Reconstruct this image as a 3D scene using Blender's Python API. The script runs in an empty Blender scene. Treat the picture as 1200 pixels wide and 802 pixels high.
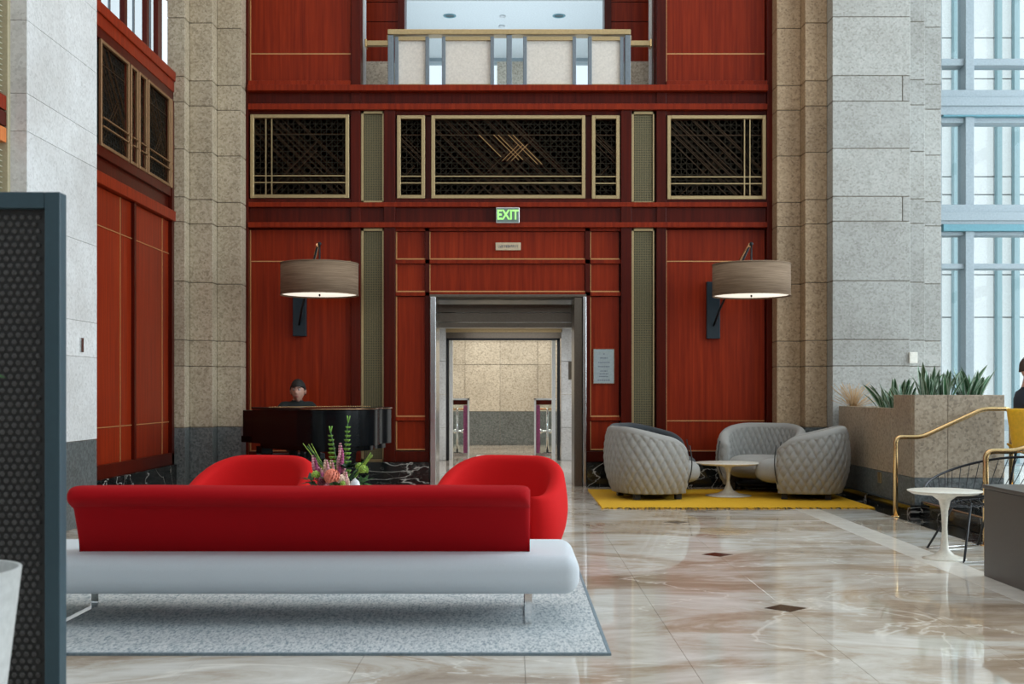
import bpy, bmesh, math, random
from mathutils import Vector, Matrix
R = math.radians
PI = math.pi
random.seed(7)
sc = bpy.context.scene
COL = sc.collection

# ------------------------------------------------------------------ camera, world, lights, exposure
F = 1400.0                                   # focal length in pixels of the 1200 px wide frame
CH = 1.28                                    # camera height
cam = bpy.data.cameras.new('camera'); cam_o = bpy.data.objects.new('camera', cam); COL.objects.link(cam_o)
cam_o.location = (0, 0, CH); cam_o.rotation_euler = (R(90), 0, 0)
cam.sensor_width = 36; cam.lens = 36 * F / 1200; cam.shift_y = (460 - 401) / 1200
cam.clip_start = 0.1; cam.clip_end = 200
cam.dof.use_dof = True; cam.dof.focus_distance = 10.5; cam.dof.aperture_fstop = 4.5
sc.camera = cam_o

world = bpy.data.worlds.new('world'); sc.world = world; world.use_nodes = True
bg = world.node_tree.nodes['Background']
bg.inputs[0].default_value = (0.86, 0.94, 1.0, 1); bg.inputs[1].default_value = 1.15

def area(name, loc, rot, sx, sy, power, color, spread=180):
    l = bpy.data.lights.new(name, 'AREA'); l.shape = 'RECTANGLE'; l.size = sx; l.size_y = sy
    l.energy = power; l.color = color; l.spread = R(spread)
    o = bpy.data.objects.new(name, l); o.location = loc; o.rotation_euler = [R(a) for a in rot]; COL.objects.link(o)
    return o
COOL = (0.80, 0.92, 1.0); WARM = (1.0, 0.80, 0.58)
area('daylight_right', (10.6, 9.6, 5.2), (90, 0, 90), 11.5, 8.5, 1680, COOL)        # daylight through the tall right windows
area('daylight_rear', (1.5, -4.6, 6.8), (90, 0, 0), 11, 4, 30, COOL)             # windows behind the camera
area('overhead_fill', (1, 6.5, 10.3), (0, 0, 0), 9, 12, 215, (0.95, 0.95, 1.0))          # unseen overhead fill, added below the closed ceiling
area('cove_warm', (0, 13.5, 10.2), (0, 0, 0), 8, 3, 110, WARM)
area('vestibule_light', (-0.1, 26.3, 3.5), (0, 0, 0), 3.0, 3.5, 125, (1.0, 0.94, 0.84))
area('vestibule_light', (0, 20, 2.52), (0, 0, 0), 1.8, 2.5, 60, (0.95, 0.97, 1.0))
area('gallery_light', (0, 20.5, 5.6), (180, 0, 0), 4.5, 5, 110, COOL)
sun = bpy.data.lights.new('sun', 'SUN'); sun.energy = 2.6; sun.angle = R(3); sun.color = (1.0, 0.97, 0.93)
sun_o = bpy.data.objects.new('sun', sun); sun_o.rotation_euler = (R(32), 0, R(4)); sun_o.location = (0, -10, 30); COL.objects.link(sun_o)
vs = sc.view_settings
vs.view_transform = 'Standard'; vs.look = 'None'; vs.gamma = 1.0; vs.exposure = 0.0; vs.use_curve_mapping = False

# ------------------------------------------------------------------ materials
MATS = {}
def nmat(name):
    m = bpy.data.materials.new(name); m.use_nodes = True
    nt = m.node_tree; b = nt.nodes['Principled BSDF']; MATS[name] = m
    return m, nt, b
def nd(nt, t, **kw):
    n = nt.nodes.new(t)
    for k, v in kw.items(): setattr(n, k, v)
    return n
def pos(nt, scale=(1, 1, 1), space='world', jitter=False):
    mp = nd(nt, 'ShaderNodeMapping'); mp.inputs['Scale'].default_value = scale
    if space == 'world':
        g = nd(nt, 'ShaderNodeNewGeometry'); src = g.outputs['Position']
    else:
        g = nd(nt, 'ShaderNodeTexCoord'); src = g.outputs['Object']
    if jitter:
        oi = nd(nt, 'ShaderNodeObjectInfo')
        va = nd(nt, 'ShaderNodeVectorMath', operation='MULTIPLY_ADD')
        cb = nd(nt, 'ShaderNodeCombineXYZ')
        for i in range(3): nt.links.new(oi.outputs['Random'], cb.inputs[i])
        nt.links.new(cb.outputs[0], va.inputs[0]); va.inputs[1].default_value = (37, 23, 51); nt.links.new(src, va.inputs[2])
        src = va.outputs[0]
    nt.links.new(src, mp.inputs['Vector'])
    return mp.outputs[0]
def ramp(nt, fac, stops):
    r = nd(nt, 'ShaderNodeValToRGB'); e = r.color_ramp.elements
    while len(e) < len(stops): e.new(0.5)
    for i, (p, c) in enumerate(stops):
        e[i].position = p; e[i].color = (*c, 1)
    nt.links.new(fac, r.inputs[0]); return r.outputs[0]
def noise(nt, vec, scale, detail=4, rough=0.55, dist=0):
    n = nd(nt, 'ShaderNodeTexNoise'); n.inputs['Scale'].default_value = scale; n.inputs['Detail'].default_value = detail
    n.inputs['Roughness'].default_value = rough; n.inputs['Distortion'].default_value = dist
    nt.links.new(vec, n.inputs['Vector']); return n.outputs['Fac']
def mixc(nt, fac, a, b, mode='MIX'):
    m = nd(nt, 'ShaderNodeMix', data_type='RGBA', blend_type=mode)
    for s, v in ((m.inputs[0], fac), (m.inputs[6], a), (m.inputs[7], b)):
        if hasattr(v, 'is_output'): nt.links.new(v, s)
        elif isinstance(v, (int, float)): s.default_value = v
        else: s.default_value = (*v, 1)
    return m.outputs[2]
def bump(nt, b, h, strength=0.2, dist=0.01):
    bp = nd(nt, 'ShaderNodeBump'); bp.inputs['Strength'].default_value = strength; bp.inputs['Distance'].default_value = dist
    nt.links.new(h, bp.inputs['Height']); nt.links.new(bp.outputs[0], b.inputs['Normal'])
def setc(nt, b, c): nt.links.new(c, b.inputs['Base Color'])
def randtint(nt, c, amt):
    oi = nd(nt, 'ShaderNodeObjectInfo')
    mr = nd(nt, 'ShaderNodeMapRange'); mr.inputs[3].default_value = 1 - amt; mr.inputs[4].default_value = 1 + amt
    nt.links.new(oi.outputs['Random'], mr.inputs[0])
    cb = nd(nt, 'ShaderNodeCombineColor')
    for i in range(3): nt.links.new(mr.outputs[0], cb.inputs[i])
    return mixc(nt, 1.0, c, cb.outputs[0], 'MULTIPLY')
def plain(name, col, rough=0.5, metal=0.0, grain=0.06, gscale=40, emit=None, spec=0.5, sheen=0, coat=0, bstr=0):
    """colour with a fine procedural variation"""
    m, nt, b = nmat(name)
    n = noise(nt, pos(nt, space='object'), gscale, 3)
    lo = tuple(c * (1 - grain * 1.5) for c in col); hi = tuple(min(1, c * (1 + grain * 1.5)) for c in col)
    setc(nt, b, ramp(nt, n, [(0.3, lo), (0.7, hi)]))
    b.inputs['Roughness'].default_value = rough; b.inputs['Metallic'].default_value = metal
    b.inputs['Specular IOR Level'].default_value = spec
    b.inputs['Sheen Weight'].default_value = sheen; b.inputs['Coat Weight'].default_value = coat; b.inputs['Coat Roughness'].default_value = 0.05
    if bstr: bump(nt, b, n, bstr, 0.004)
    if emit:
        b.inputs['Emission Color'].default_value = (*emit[0], 1); b.inputs['Emission Strength'].default_value = emit[1]
    return m
def wood(name, dark, mid, light, rough=0.36, scale=(26, 26, 0.9), amt=0.10):
    m, nt, b = nmat(name)
    v = pos(nt, scale); n1 = noise(nt, v, 1.0, 6, 0.62, 0.25)
    v2 = pos(nt, (2.2, 2.2, 0.5)); n2 = noise(nt, v2, 1.0, 3)
    c = ramp(nt, n1, [(0.28, dark), (0.5, mid), (0.75, light)])
    c = mixc(nt, mixfac(nt, n2, 0.5), c, mid, 'MIX')
    setc(nt, b, randtint(nt, c, amt)); b.inputs['Roughness'].default_value = rough
    b.inputs['Specular IOR Level'].default_value = 0.15
    bump(nt, b, n1, 0.05, 0.002); return m
def mixfac(nt, v, k):
    m = nd(nt, 'ShaderNodeMath', operation='MULTIPLY'); nt.links.new(v, m.inputs[0]); m.inputs[1].default_value = k; return m.outputs[0]
def granite(name, base, dark, light, rough=0.55, scale=1.0, amt=0.08, bstr=0.12):
    m, nt, b = nmat(name)
    v = pos(nt)
    vo = nd(nt, 'ShaderNodeTexVoronoi'); vo.inputs['Scale'].default_value = 46 * scale; nt.links.new(v, vo.inputs['Vector'])
    sep = nd(nt, 'ShaderNodeSeparateColor'); nt.links.new(vo.outputs['Color'], sep.inputs[0])
    c = ramp(nt, sep.outputs[0], [(0.0, dark), (0.13, tuple(0.5 * (a + d) for a, d in zip(base, dark))), (0.4, base), (0.8, light)])
    n2 = noise(nt, v, 26 * scale, 4, 0.6)
    c2 = ramp(nt, n2, [(0.3, tuple(x * 0.86 for x in base)), (0.7, light)])
    c = mixc(nt, 0.4, c, c2)
    n3 = noise(nt, v, 1.3, 3)
    c = mixc(nt, 1.0, c, ramp(nt, n3, [(0.3, (0.84, 0.82, 0.8)), (0.7, (1.06, 1.06, 1.06))]), 'MULTIPLY')
    setc(nt, b, randtint(nt, c, amt)); b.inputs['Roughness'].default_value = rough
    bump(nt, b, n2, bstr, 0.006); return m

wood('red_wood', (0.12, 0.009, 0.003), (0.225, 0.020, 0.0045), (0.34, 0.038, 0.008))
wood('dark_red_wood', (0.034, 0.0035, 0.0015), (0.068, 0.006, 0.002), (0.11, 0.010, 0.003), rough=0.3, amt=0.15)
wood('orange_wood', (0.40, 0.10, 0.03), (0.6, 0.18, 0.05), (0.7, 0.25, 0.08), amt=0.25)
granite('stone', (0.50, 0.45, 0.36), (0.22, 0.18, 0.13), (0.66, 0.61, 0.52), amt=0.07)
granite('stone_pale', (0.72, 0.735, 0.73), (0.55, 0.56, 0.55), (0.80, 0.82, 0.82), amt=0.05)  # pale copy of the stone, brightened and cooled for daylight on the left pier
granite('stone_cool_lit', (0.37, 0.375, 0.35), (0.24, 0.24, 0.21), (0.45, 0.45, 0.425), amt=0.09)  # copy of the stone with the cool light on the right pier mixed in
granite('stone_warm', (0.43, 0.36, 0.25), (0.20, 0.16, 0.10), (0.56, 0.49, 0.37), amt=0.07)
granite('stone_tan_shade', (0.37, 0.255, 0.145), (0.16, 0.10, 0.055), (0.48, 0.35, 0.22), amt=0.07)  # darker brown copy of the stone, carrying the shade on the right pilaster
granite('dark_granite', (0.10, 0.115, 0.115), (0.03, 0.035, 0.035), (0.19, 0.21, 0.21), rough=0.35, amt=0.05, bstr=0.03)
granite('planter_granite', (0.37, 0.30, 0.215), (0.15, 0.12, 0.085), (0.48, 0.40, 0.30), rough=0.4, amt=0.06, bstr=0.05)
plain('mortar', (0.20, 0.17, 0.13), 0.9)
plain('brass', (0.72, 0.50, 0.24), 0.22, 1.0)
plain('brass_frame', (0.48, 0.36, 0.19), 0.38, 0.85)
plain('mesh_brass', (0.26, 0.22, 0.12), 0.45, 0.5)
plain('dull_bronze', (0.30, 0.17, 0.08), 0.5, 0.5)
plain('dim_brass', (0.035, 0.026, 0.014), 0.5, 0.6)
plain('rose_brass', (0.66, 0.36, 0.19), 0.25, 0.9)
plain('inlay_brass', (0.62, 0.33, 0.13), 0.4, 0.5)
plain('grille_back', (0.008, 0.010, 0.009), 0.6)
plain('thin_brass', (0.085, 0.045, 0.02), 0.45, 0.5)
plain('mesh_back', (0.05, 0.065, 0.045), 0.7)
plain('steel', (0.55, 0.55, 0.54), 0.24, 1.0)
plain('bronze_steel', (0.17, 0.145, 0.115), 0.3, 1.0)
plain('blue_steel', (0.20, 0.235, 0.265), 0.4, 0.7)
plain('chrome', (0.78, 0.78, 0.78), 0.08, 1.0)
plain('black_metal', (0.012, 0.013, 0.015), 0.4, 0.3)
plain('plate_blue', (0.010, 0.022, 0.032), 0.4, 0.2)
plain('gloss_black', (0.004, 0.005, 0.006), 0.16, 0, spec=0.16)
plain('ivory', (0.8, 0.78, 0.7), 0.3)
plain('white_paint', (0.72, 0.76, 0.78), 0.5)
plain('window_paint', (0.31, 0.375, 0.41), 0.45)
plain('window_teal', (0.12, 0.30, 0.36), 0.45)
plain('plaster', (0.62, 0.66, 0.68), 0.8)
plain('ceiling_white', (0.70, 0.75, 0.77), 0.85)
plain('facade_white', (0.80, 0.82, 0.82), 0.8)
plain('facade_teal', (0.33, 0.48, 0.52), 0.6)
plain('facade_joint', (0.66, 0.70, 0.71), 0.6)
plain('cream_panel', (0.70, 0.66, 0.60), 0.45)
plain('blind_slat', (0.75, 0.76, 0.62), 0.5)
plain('blind_frame', (0.46, 0.40, 0.26), 0.5)
plain('red_fabric', (0.40, 0.002, 0.006), 0.9, spec=0.2, grain=0.05, gscale=300, bstr=0.1)
plain('chair_red', (0.62, 0.008, 0.009), 0.85, spec=0.2, grain=0.05, gscale=300, bstr=0.1)
plain('white_fabric', (0.64, 0.69, 0.73), 0.9, sheen=0.2, grain=0.04, gscale=350, bstr=0.12)
plain('grey_fabric', (0.33, 0.325, 0.305), 0.9, spec=.2, sheen=0.1, grain=0.08, gscale=250, bstr=0.1)
plain('charcoal_fabric', (0.030, 0.038, 0.045), 0.85, sheen=0.2, gscale=250)
plain('piping', (0.03, 0.03, 0.03), 0.6)
plain('white_lacquer', (0.78, 0.74, 0.64), 0.25)
plain('box_brown', (0.060, 0.048, 0.038), 0.35)
plain('planter_white', (0.55, 0.56, 0.54), 0.5)
plain('soil', (0.09, 0.05, 0.03), 0.9, bstr=0.4)
plain('screen_frame', (0.032, 0.070, 0.090), 0.45, grain=0.03)
plain('screen_back', (0.022, 0.021, 0.020), 0.6)
plain('screen_disc', (0.075, 0.072, 0.070), 0.5)
plain('grout', (0.33, 0.30, 0.27), 0.8)
plain('dark_inset', (0.045, 0.02, 0.012), 0.15)
plain('skin', (0.55, 0.30, 0.22), 0.55)
plain('hair', (0.016, 0.013, 0.011), 0.7, grain=0.3, bstr=0.3)
plain('hair_brown', (0.05, 0.03, 0.02), 0.7, grain=0.3, bstr=0.3)
plain('black_cloth', (0.012, 0.015, 0.014), 0.9)
plain('navy_cloth', (0.022, 0.030, 0.045), 0.9)
plain('jeans', (0.03, 0.04, 0.07), 0.9)
plain('shoe', (0.02, 0.015, 0.012), 0.5)
plain('eye_white', (0.7, 0.68, 0.65), 0.3)
plain('lip', (0.42, 0.14, 0.12), 0.5)
plain('yellow_plastic', (0.90, 0.50, 0.02), 0.4)
plain('leaf_green', (0.045, 0.13, 0.055), 0.4, grain=0.35, gscale=18)
plain('leaf_pale', (0.34, 0.44, 0.33), 0.45, grain=0.2, gscale=14)
plain('leaf_mid', (0.05, 0.16, 0.04), 0.45, grain=0.3)
plain('leaf_dark', (0.010, 0.045, 0.025), 0.4, grain=0.3)
plain('bell_green', (0.20, 0.42, 0.05), 0.5, grain=0.2)
plain('lime', (0.33, 0.50, 0.07), 0.6, grain=0.2)
plain('pink_petal', (0.72, 0.34, 0.38), 0.6, grain=0.2)
plain('blush_petal', (0.80, 0.55, 0.42), 0.6, grain=0.15)
plain('magenta_petal', (0.42, 0.08, 0.20), 0.6, grain=0.2)
plain('coral_petal', (0.85, 0.22, 0.13), 0.6, grain=0.15)
plain('maroon_petal', (0.12, 0.01, 0.02), 0.6)
plain('ceramic', (0.72, 0.74, 0.74), 0.2)
plain('sign_face', (0.16, 0.22, 0.20), 0.4)
plain('sign_letter', (0.30, 0.75, 0.20), 0.4, emit=((0.40, 1.0, 0.22), 0.8))
plain('plaque_grey', (0.36, 0.42, 0.43), 0.4, 0.3)
plain('plaque_mark', (0.13, 0.14, 0.18), 0.5)
plain('plate_cream', (0.62, 0.50, 0.34), 0.4, 0.2)
plain('lamp_glow', (0.9, 0.86, 0.75), 0.5, emit=((1.0, 0.93, 0.80), 0.95))
plain('downlight_dark', (0.01, 0.04, 0.05), 0.4)

# lamp shade linen: horizontal weave
m, nt, b = nmat('linen')
n = noise(nt, pos(nt, (3, 3, 140), 'object'), 1.0, 3)
setc(nt, b, ramp(nt, n, [(0.3, (0.145, 0.092, 0.055)), (0.7, (0.29, 0.205, 0.135))])); b.inputs['Roughness'].default_value = 0.9
# rug weave, pale with blue-grey flecks
m, nt, b = nmat('rug_weave')
n = noise(nt, pos(nt, (85, 26, 30)), 1.0, 3, 0.7); n2 = noise(nt, pos(nt, (120, 120, 30)), 1.0, 2)
n3 = noise(nt, pos(nt, (2, 2.5, 1)), 1.0, 3)
c = ramp(nt, n, [(0.38, (0.20, 0.26, 0.30)), (0.48, (0.50, 0.54, 0.55)), (0.64, (0.70, 0.71, 0.70))])
c = mixc(nt, mixfac(nt, n3, 0.25), c, (0.66, 0.68, 0.68))
setc(nt, b, c); b.inputs['Roughness'].default_value = 0.95; bump(nt, b, n2, 0.5, 0.004)
m, nt, b = nmat('rug_edge'); setc(nt, b, ramp(nt, noise(nt, pos(nt), 60), [(0.3, (0.16, 0.22, 0.26)), (0.7, (0.26, 0.32, 0.35))])); b.inputs['Roughness'].default_value = 0.9
m, nt, b = nmat('yellow_rug')
n = noise(nt, pos(nt, (60, 60, 60)), 1.0, 3)
setc(nt, b, ramp(nt, n, [(0.3, (0.56, 0.30, 0.004)), (0.7, (0.78, 0.45, 0.008))])); b.inputs['Roughness'].default_value = 0.95; bump(nt, b, n, 0.4, 0.004)
# polished beige marble floor: streaks along x, tan clouds, pale veins
def marble_floor(name, tint, jitter=False):
    m, nt, b = nmat(name)
    v = pos(nt, (1, 1, 1), 'world', jitter)
    def mp(vec, s):
        q = nd(nt, 'ShaderNodeMapping'); q.inputs['Scale'].default_value = s; nt.links.new(vec, q.inputs['Vector']); return q.outputs[0]
    n1 = noise(nt, mp(v, (0.42, 0.75, 1)), 1.5, 8, 0.70, 1.0)
    n2 = noise(nt, mp(v, (0.45, 1.7, 1)), 2.6, 6, 0.7, 0.8)
    n3 = noise(nt, mp(v, (0.42, 0.8, 1)), 0.9, 6, 0.55, 1.0)
    c = ramp(nt, n1, [(0.36, (0.19, 0.115, 0.06)), (0.45, (0.32, 0.24, 0.165)), (0.51, (0.45, 0.41, 0.36)), (0.62, (0.60, 0.585, 0.56))])
    c = mixc(nt, 0.35, c, ramp(nt, n2, [(0.3, (0.27, 0.215, 0.16)), (0.7, (0.56, 0.53, 0.49))]))
    vein = ramp(nt, n3, [(0.493, (0, 0, 0)), (0.5, (1, 1, 1)), (0.507, (0, 0, 0))])
    sx = nd(nt, 'ShaderNodeSeparateColor'); nt.links.new(vein, sx.inputs[0])
    c = mixc(nt, mixfac(nt, sx.outputs[0], 0.5), c, (0.74, 0.71, 0.66))
    c = mixc(nt, 1.0, c, tint, 'MULTIPLY')
    setc(nt, b, randtint(nt, c, 0.02)); b.inputs['Roughness'].default_value = 0.045; b.inputs['Specular IOR Level'].default_value = 0.7
    return m
marble_floor('marble_tile', (1.5, 1.49, 1.45)); marble_floor('marble_grey', (1.3, 1.38, 1.4))
marble_floor('marble_cream', (1.6, 1.5, 1.35))
plain('cream_stone', (0.84, 0.80, 0.72), 0.12, gscale=6)
m, nt, b = nmat('black_marble')
v = pos(nt, (.8, 1, 1.3)); n = noise(nt, v, 1.1, 5, 0.5, 1.2); n2 = noise(nt, v, 3.5, 4, 0.5, 1.0)
f1 = ramp(nt, n, [(0.492, (0.008, 0.010, 0.010)), (0.5, (0.5, 0.48, 0.44)), (0.508, (0.008, 0.010, 0.010))])
f2 = ramp(nt, n2, [(0.494, (0, 0, 0)), (0.5, (0.10, 0.10, 0.09)), (0.506, (0, 0, 0))])
setc(nt, b, mixc(nt, 1.0, f1, f2, 'ADD')); b.inputs['Roughness'].default_value = 0.08
# thin window glass
m = bpy.data.materials.new('glass'); m.use_nodes = True; nt = m.node_tree; nt.nodes.clear(); MATS['glass'] = m
out = nd(nt, 'ShaderNodeOutputMaterial'); mx = nd(nt, 'ShaderNodeMixShader'); fr = nd(nt, 'ShaderNodeFresnel'); tr = nd(nt, 'ShaderNodeBsdfTransparent'); gl = nd(nt, 'ShaderNodeBsdfGlossy')
gl.inputs['Roughness'].default_value = 0.02; tr.inputs[0].default_value = (0.93, 0.97, 0.98, 1); fr.inputs[0].default_value = 1.3
gb = nd(nt, 'ShaderNodeNewGeometry'); mm = nd(nt, 'ShaderNodeMath', operation='SUBTRACT'); mm.inputs[0].default_value = 1; mm2 = nd(nt, 'ShaderNodeMath', operation='MULTIPLY')
nt.links.new(gb.outputs['Backfacing'], mm.inputs[1]); nt.links.new(mm.outputs[0], mm2.inputs[0]); nt.links.new(fr.outputs[0], mm2.inputs[1]); nt.links.new(mm2.outputs[0], mx.inputs[0]); nt.links.new(tr.outputs[0], mx.inputs[1]); nt.links.new(gl.outputs[0], mx.inputs[2]); nt.links.new(mx.outputs[0], out.inputs[0])

# ------------------------------------------------------------------ geometry helpers
class MB:
    def __init__(s): s.v = []; s.f = []; s.mi = []; s.sm = []
    def add(s, vs_, fs, mi=0, smooth=False):
        k = len(s.v); s.v += [tuple(p) for p in vs_]
        for f in fs: s.f.append([i + k for i in f]); s.mi.append(mi); s.sm.append(smooth)
        return s
    def box(s, x0, x1, y0, y1, z0, z1, mi=0):
        x0, x1 = sorted((x0, x1)); y0, y1 = sorted((y0, y1)); z0, z1 = sorted((z0, z1))
        return s.add([(x0, y0, z0), (x1, y0, z0), (x1, y1, z0), (x0, y1, z0), (x0, y0, z1), (x1, y0, z1), (x1, y1, z1), (x0, y1, z1)],
              [(0, 3, 2, 1), (4, 5, 6, 7), (0, 1, 5, 4), (1, 2, 6, 5), (2, 3, 7, 6), (3, 0, 4, 7)], mi)
    def rings(s, rings, mi=0, caps=True, closed=False, smooth=True):
        n = len(rings[0]); vs_ = [p for r in rings for p in r]; fs = []
        m_ = len(rings)
        for i in range(m_ if closed else m_ - 1):
            for j in range(n):
                a = i * n + j; b_ = i * n + (j + 1) % n; i2 = ((i + 1) % m_) * n
                fs.append((a, b_, i2 + (j + 1) % n, i2 + j))
        s.add(vs_, fs, mi, smooth)
        if caps and not closed:
            k = len(s.v) - len(vs_)
            s.f.append([k + j for j in range(n)][::-1]); s.mi.append(mi); s.sm.append(False)
            s.f.append([k + (m_ - 1) * n + j for j in range(n)]); s.mi.append(mi); s.sm.append(False)
        return s
    def tube(s, pts, r, n=10, closed=False, mi=0, rfn=None):
        pts = [Vector(p) for p in pts]; m_ = len(pts); rings = []; up = None
        for i, p in enumerate(pts):
            if closed: t = pts[(i + 1) % m_] - pts[i - 1]
            else: t = pts[min(i + 1, m_ - 1)] - pts[max(i - 1, 0)]
            t.normalize()
            if up is None:
                up = Vector((0, 0, 1)) if abs(t.z) < 0.9 else Vector((1, 0, 0))
            a = t.cross(up)
            if a.length < 1e-5: a = t.cross(Vector((0, 1, 0)))
            a.normalize(); b_ = a.cross(t).normalized(); up = b_
            rr = r if rfn is None else rfn(i / (m_ - 1))
            rings.append([p + (a * math.cos(2 * PI * k / n) + b_ * math.sin(2 * PI * k / n)) * rr for k in range(n)])
        return s.rings(rings, mi, True, closed)
    def lathe(s, prof, c=(0, 0, 0), n=32, mi=0, caps=True):
        return s.rings([[(c[0] + r * math.cos(2 * PI * k / n), c[1] + r * math.sin(2 * PI * k / n), c[2] + z) for k in range(n)] for r, z in prof], mi, caps)
    def ball(s, c, rx, ry=None, rz=None, n=12, m_=8, mi=0):
        ry = ry or rx; rz = rz or rx
        return s.rings([[(c[0] + rx * math.sin(t) * math.cos(2 * PI * k / n), c[1] + ry * math.sin(t) * math.sin(2 * PI * k / n), c[2] - rz * math.cos(t)) for k in range(n)]
                 for t in [PI * (0.02 + 0.96 * i / m_) for i in range(m_ + 1)]], mi)
    def extrude(s, prof, axis, a, b_, mi=0, smooth=False):
        """prof = list of 2D points; axis 'x': (y,z) profile extruded along x; 'y': (x,z); 'z': (x,y)"""
        def p(q, t): return {'x': (t, q[0], q[1]), 'y': (q[0], t, q[1]), 'z': (q[0], q[1], t)}[axis]
        n = len(prof); vs_ = [p(q, a) for q in prof] + [p(q, b_) for q in prof]
        fs = [(i, (i + 1) % n, n + (i + 1) % n, n + i) for i in range(n)]
        s.add(vs_, fs, mi, smooth); k = len(s.v) - 2 * n
        s.f.append([k + i for i in range(n)][::-1]); s.f.append([k + n + i for i in range(n)]); s.mi += [mi, mi]; s.sm += [False, False]
        return s
    def build(s, name, mat, parent=None, bevel=0, seg=2, fix=True):
        me = bpy.data.meshes.new(name); me.from_pydata(s.v, [], s.f); me.update()
        for m_ in (mat if isinstance(mat, (list, tuple)) else [mat]): me.materials.append(MATS[m_])
        me.polygons.foreach_set('material_index', s.mi); me.polygons.foreach_set('use_smooth', s.sm)
        if fix or bevel:
            bm = bmesh.new(); bm.from_mesh(me)
            bmesh.ops.recalc_face_normals(bm, faces=bm.faces)
            if bevel:
                r = bmesh.ops.bevel(bm, geom=list(bm.edges), offset=bevel, segments=seg, affect='EDGES', profile=0.5)
                if seg > 2:
                    for f in bm.faces: f.smooth = True
            bm.to_mesh(me); bm.free()
        o = bpy.data.objects.new(name, me); COL.objects.link(o)
        if parent: o.parent = parent
        return o
def tag(o, label=None, cat=None, group=None, kind=None):
    if label: o['label'] = label
    if cat: o['category'] = cat
    if group: o['group'] = group
    if kind: o['kind'] = kind
    return o
def empty(name, loc=(0, 0, 0), rz=0, label=None, cat=None, group=None, kind=None):
    o = bpy.data.objects.new(name, None); COL.objects.link(o); o.empty_display_size = 0.1
    o.location = loc; o.rotation_euler = (0, 0, rz); return tag(o, label, cat, group, kind)
def copy_tree(o, parent=None):
    c = o.copy(); COL.objects.link(c); c.parent = parent
    for ch in list(o.children): copy_tree(ch, c)
    return c
def bx(name, mat, parent, *a, bevel=0, seg=2): return MB().box(*a).build(name, mat, parent, bevel, seg)
def wx(px, Y): return (px - 600) * Y / F
def wz(py, Y): return CH - (py - 460) * Y / F
def smooth_path(pts, n=8):
    """Catmull-Rom through points"""
    P_ = [Vector(p) for p in pts]; P_ = [2 * P_[0] - P_[1]] + P_ + [2 * P_[-1] - P_[-2]]; out = []
    for i in range(1, len(P_) - 2):
        for k in range(n):
            t = k / n; a, b_, c, d = P_[i - 1:i + 3]
            out.append(0.5 * ((2 * b_) + (c - a) * t + (2 * a - 5 * b_ + 4 * c - d) * t * t + (3 * b_ - a - 3 * c + d) * t ** 3))
    out.append(P_[-2]); return out
def round_corners(pts, r, n=6):
    P_ = [Vector(p) for p in pts]; out = [P_[0]]
    for i in range(1, len(P_) - 1):
        a = (P_[i - 1] - P_[i]); b_ = (P_[i + 1] - P_[i]); rr = min(r, a.length * 0.45, b_.length * 0.45)
        p0 = P_[i] + a.normalized() * rr; p1 = P_[i] + b_.normalized() * rr
        for k in range(n + 1):
            t = k / n; out.append((1 - t) ** 2 * p0 + 2 * t * (1 - t) * P_[i] + t * t * p1)
    out.append(P_[-1]); return out

# ================================================================== SETTING
# ---- floor
floor = empty('floor', kind='structure'); tag(floor, 'polished beige marble tile floor of the hall')
MB().box(-6.5, 11, -5.2, 16.9, -0.12, -0.012).build('floor_bed', 'grout', floor)
T = 0.78; X0 = 1.62; Y0 = 7.08; STR0, STR1 = 3.10, 3.36
def tile_mesh(w, d, mat):
    g = 0.0010
    return MB().box(g, w - g, g, d - g, -0.014, 0).build('tile', mat, floor, bevel=0.0007, seg=1)
cache = {}
def put_tile(x0, x1, y0, y1, mat):
    k = (round(x1 - x0, 3), round(y1 - y0, 3), mat)
    if k not in cache:
        o = tile_mesh(k[0], k[1], mat); cache[k] = o
    else:
        o = cache[k].copy(); COL.objects.link(o)
    o.location = (x0, y0, 0)
ny0 = -4
for j in range(-4, 12):
    ya = Y0 + j * T; yb = min(ya + T, 16.30)
    if yb - ya < 0.02: continue
    xs = [X0 + i * T for i in range(-8, 2)] + [STR0]
    xs = [-4.66 + 0.0] + [x for x in xs if x > -4.6]
    for a, b_ in zip(xs[:-1], xs[1:]):
        if b_ - a > 0.03: put_tile(a, b_, ya, yb, 'marble_tile')
    put_tile(STR0, STR1, ya, yb, 'cream_stone')
    put_tile(STR1, 3.92, ya, yb, 'marble_grey')
    if ya > 8.2:
        put_tile(3.92, 4.24, ya, yb, 'black_marble')
    else:
        put_tile(3.92, 4.70, ya, yb, 'marble_grey')
MB().box(-6.5, 11, -5.2, Y0 - 4 * T, -0.012, 0).build('floor_slab', 'marble_tile', floor)      # behind and beside the camera, out of view
for k in range(-2, 5):
    for xx in (X0 - 3 * T, X0):
        y = Y0 + k * 3 * T
        if y > 13 or (xx < 0 and 5.8 < y < 9.2): continue
        r = 0.125
        MB().extrude([(xx - r, y), (xx, y - r), (xx + r, y), (xx, y + r)], 'z', -0.01, 0.0012).build('diamond_inset', 'dark_inset', floor)

# ---- back wall with wood panelling
WY = 16.30
wb = empty('wall_back', (0, 0, 0), kind='structure'); tag(wb, 'red mahogany panelled back wall with doorway and gallery opening')
def bb(name, mat, p0, p1, q0, q1, yf, yb=16.42, parent=wb, bevel=0.0):
    """rectangle px p0..p1, py q0..q1 measured on the wall plane, front at yf"""
    return bx(name, mat, parent, wx(p0, WY), wx(p1, WY), yf, yb, wz(q1, WY), wz(q0, WY), bevel=bevel)
TOPQ = -330
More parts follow.
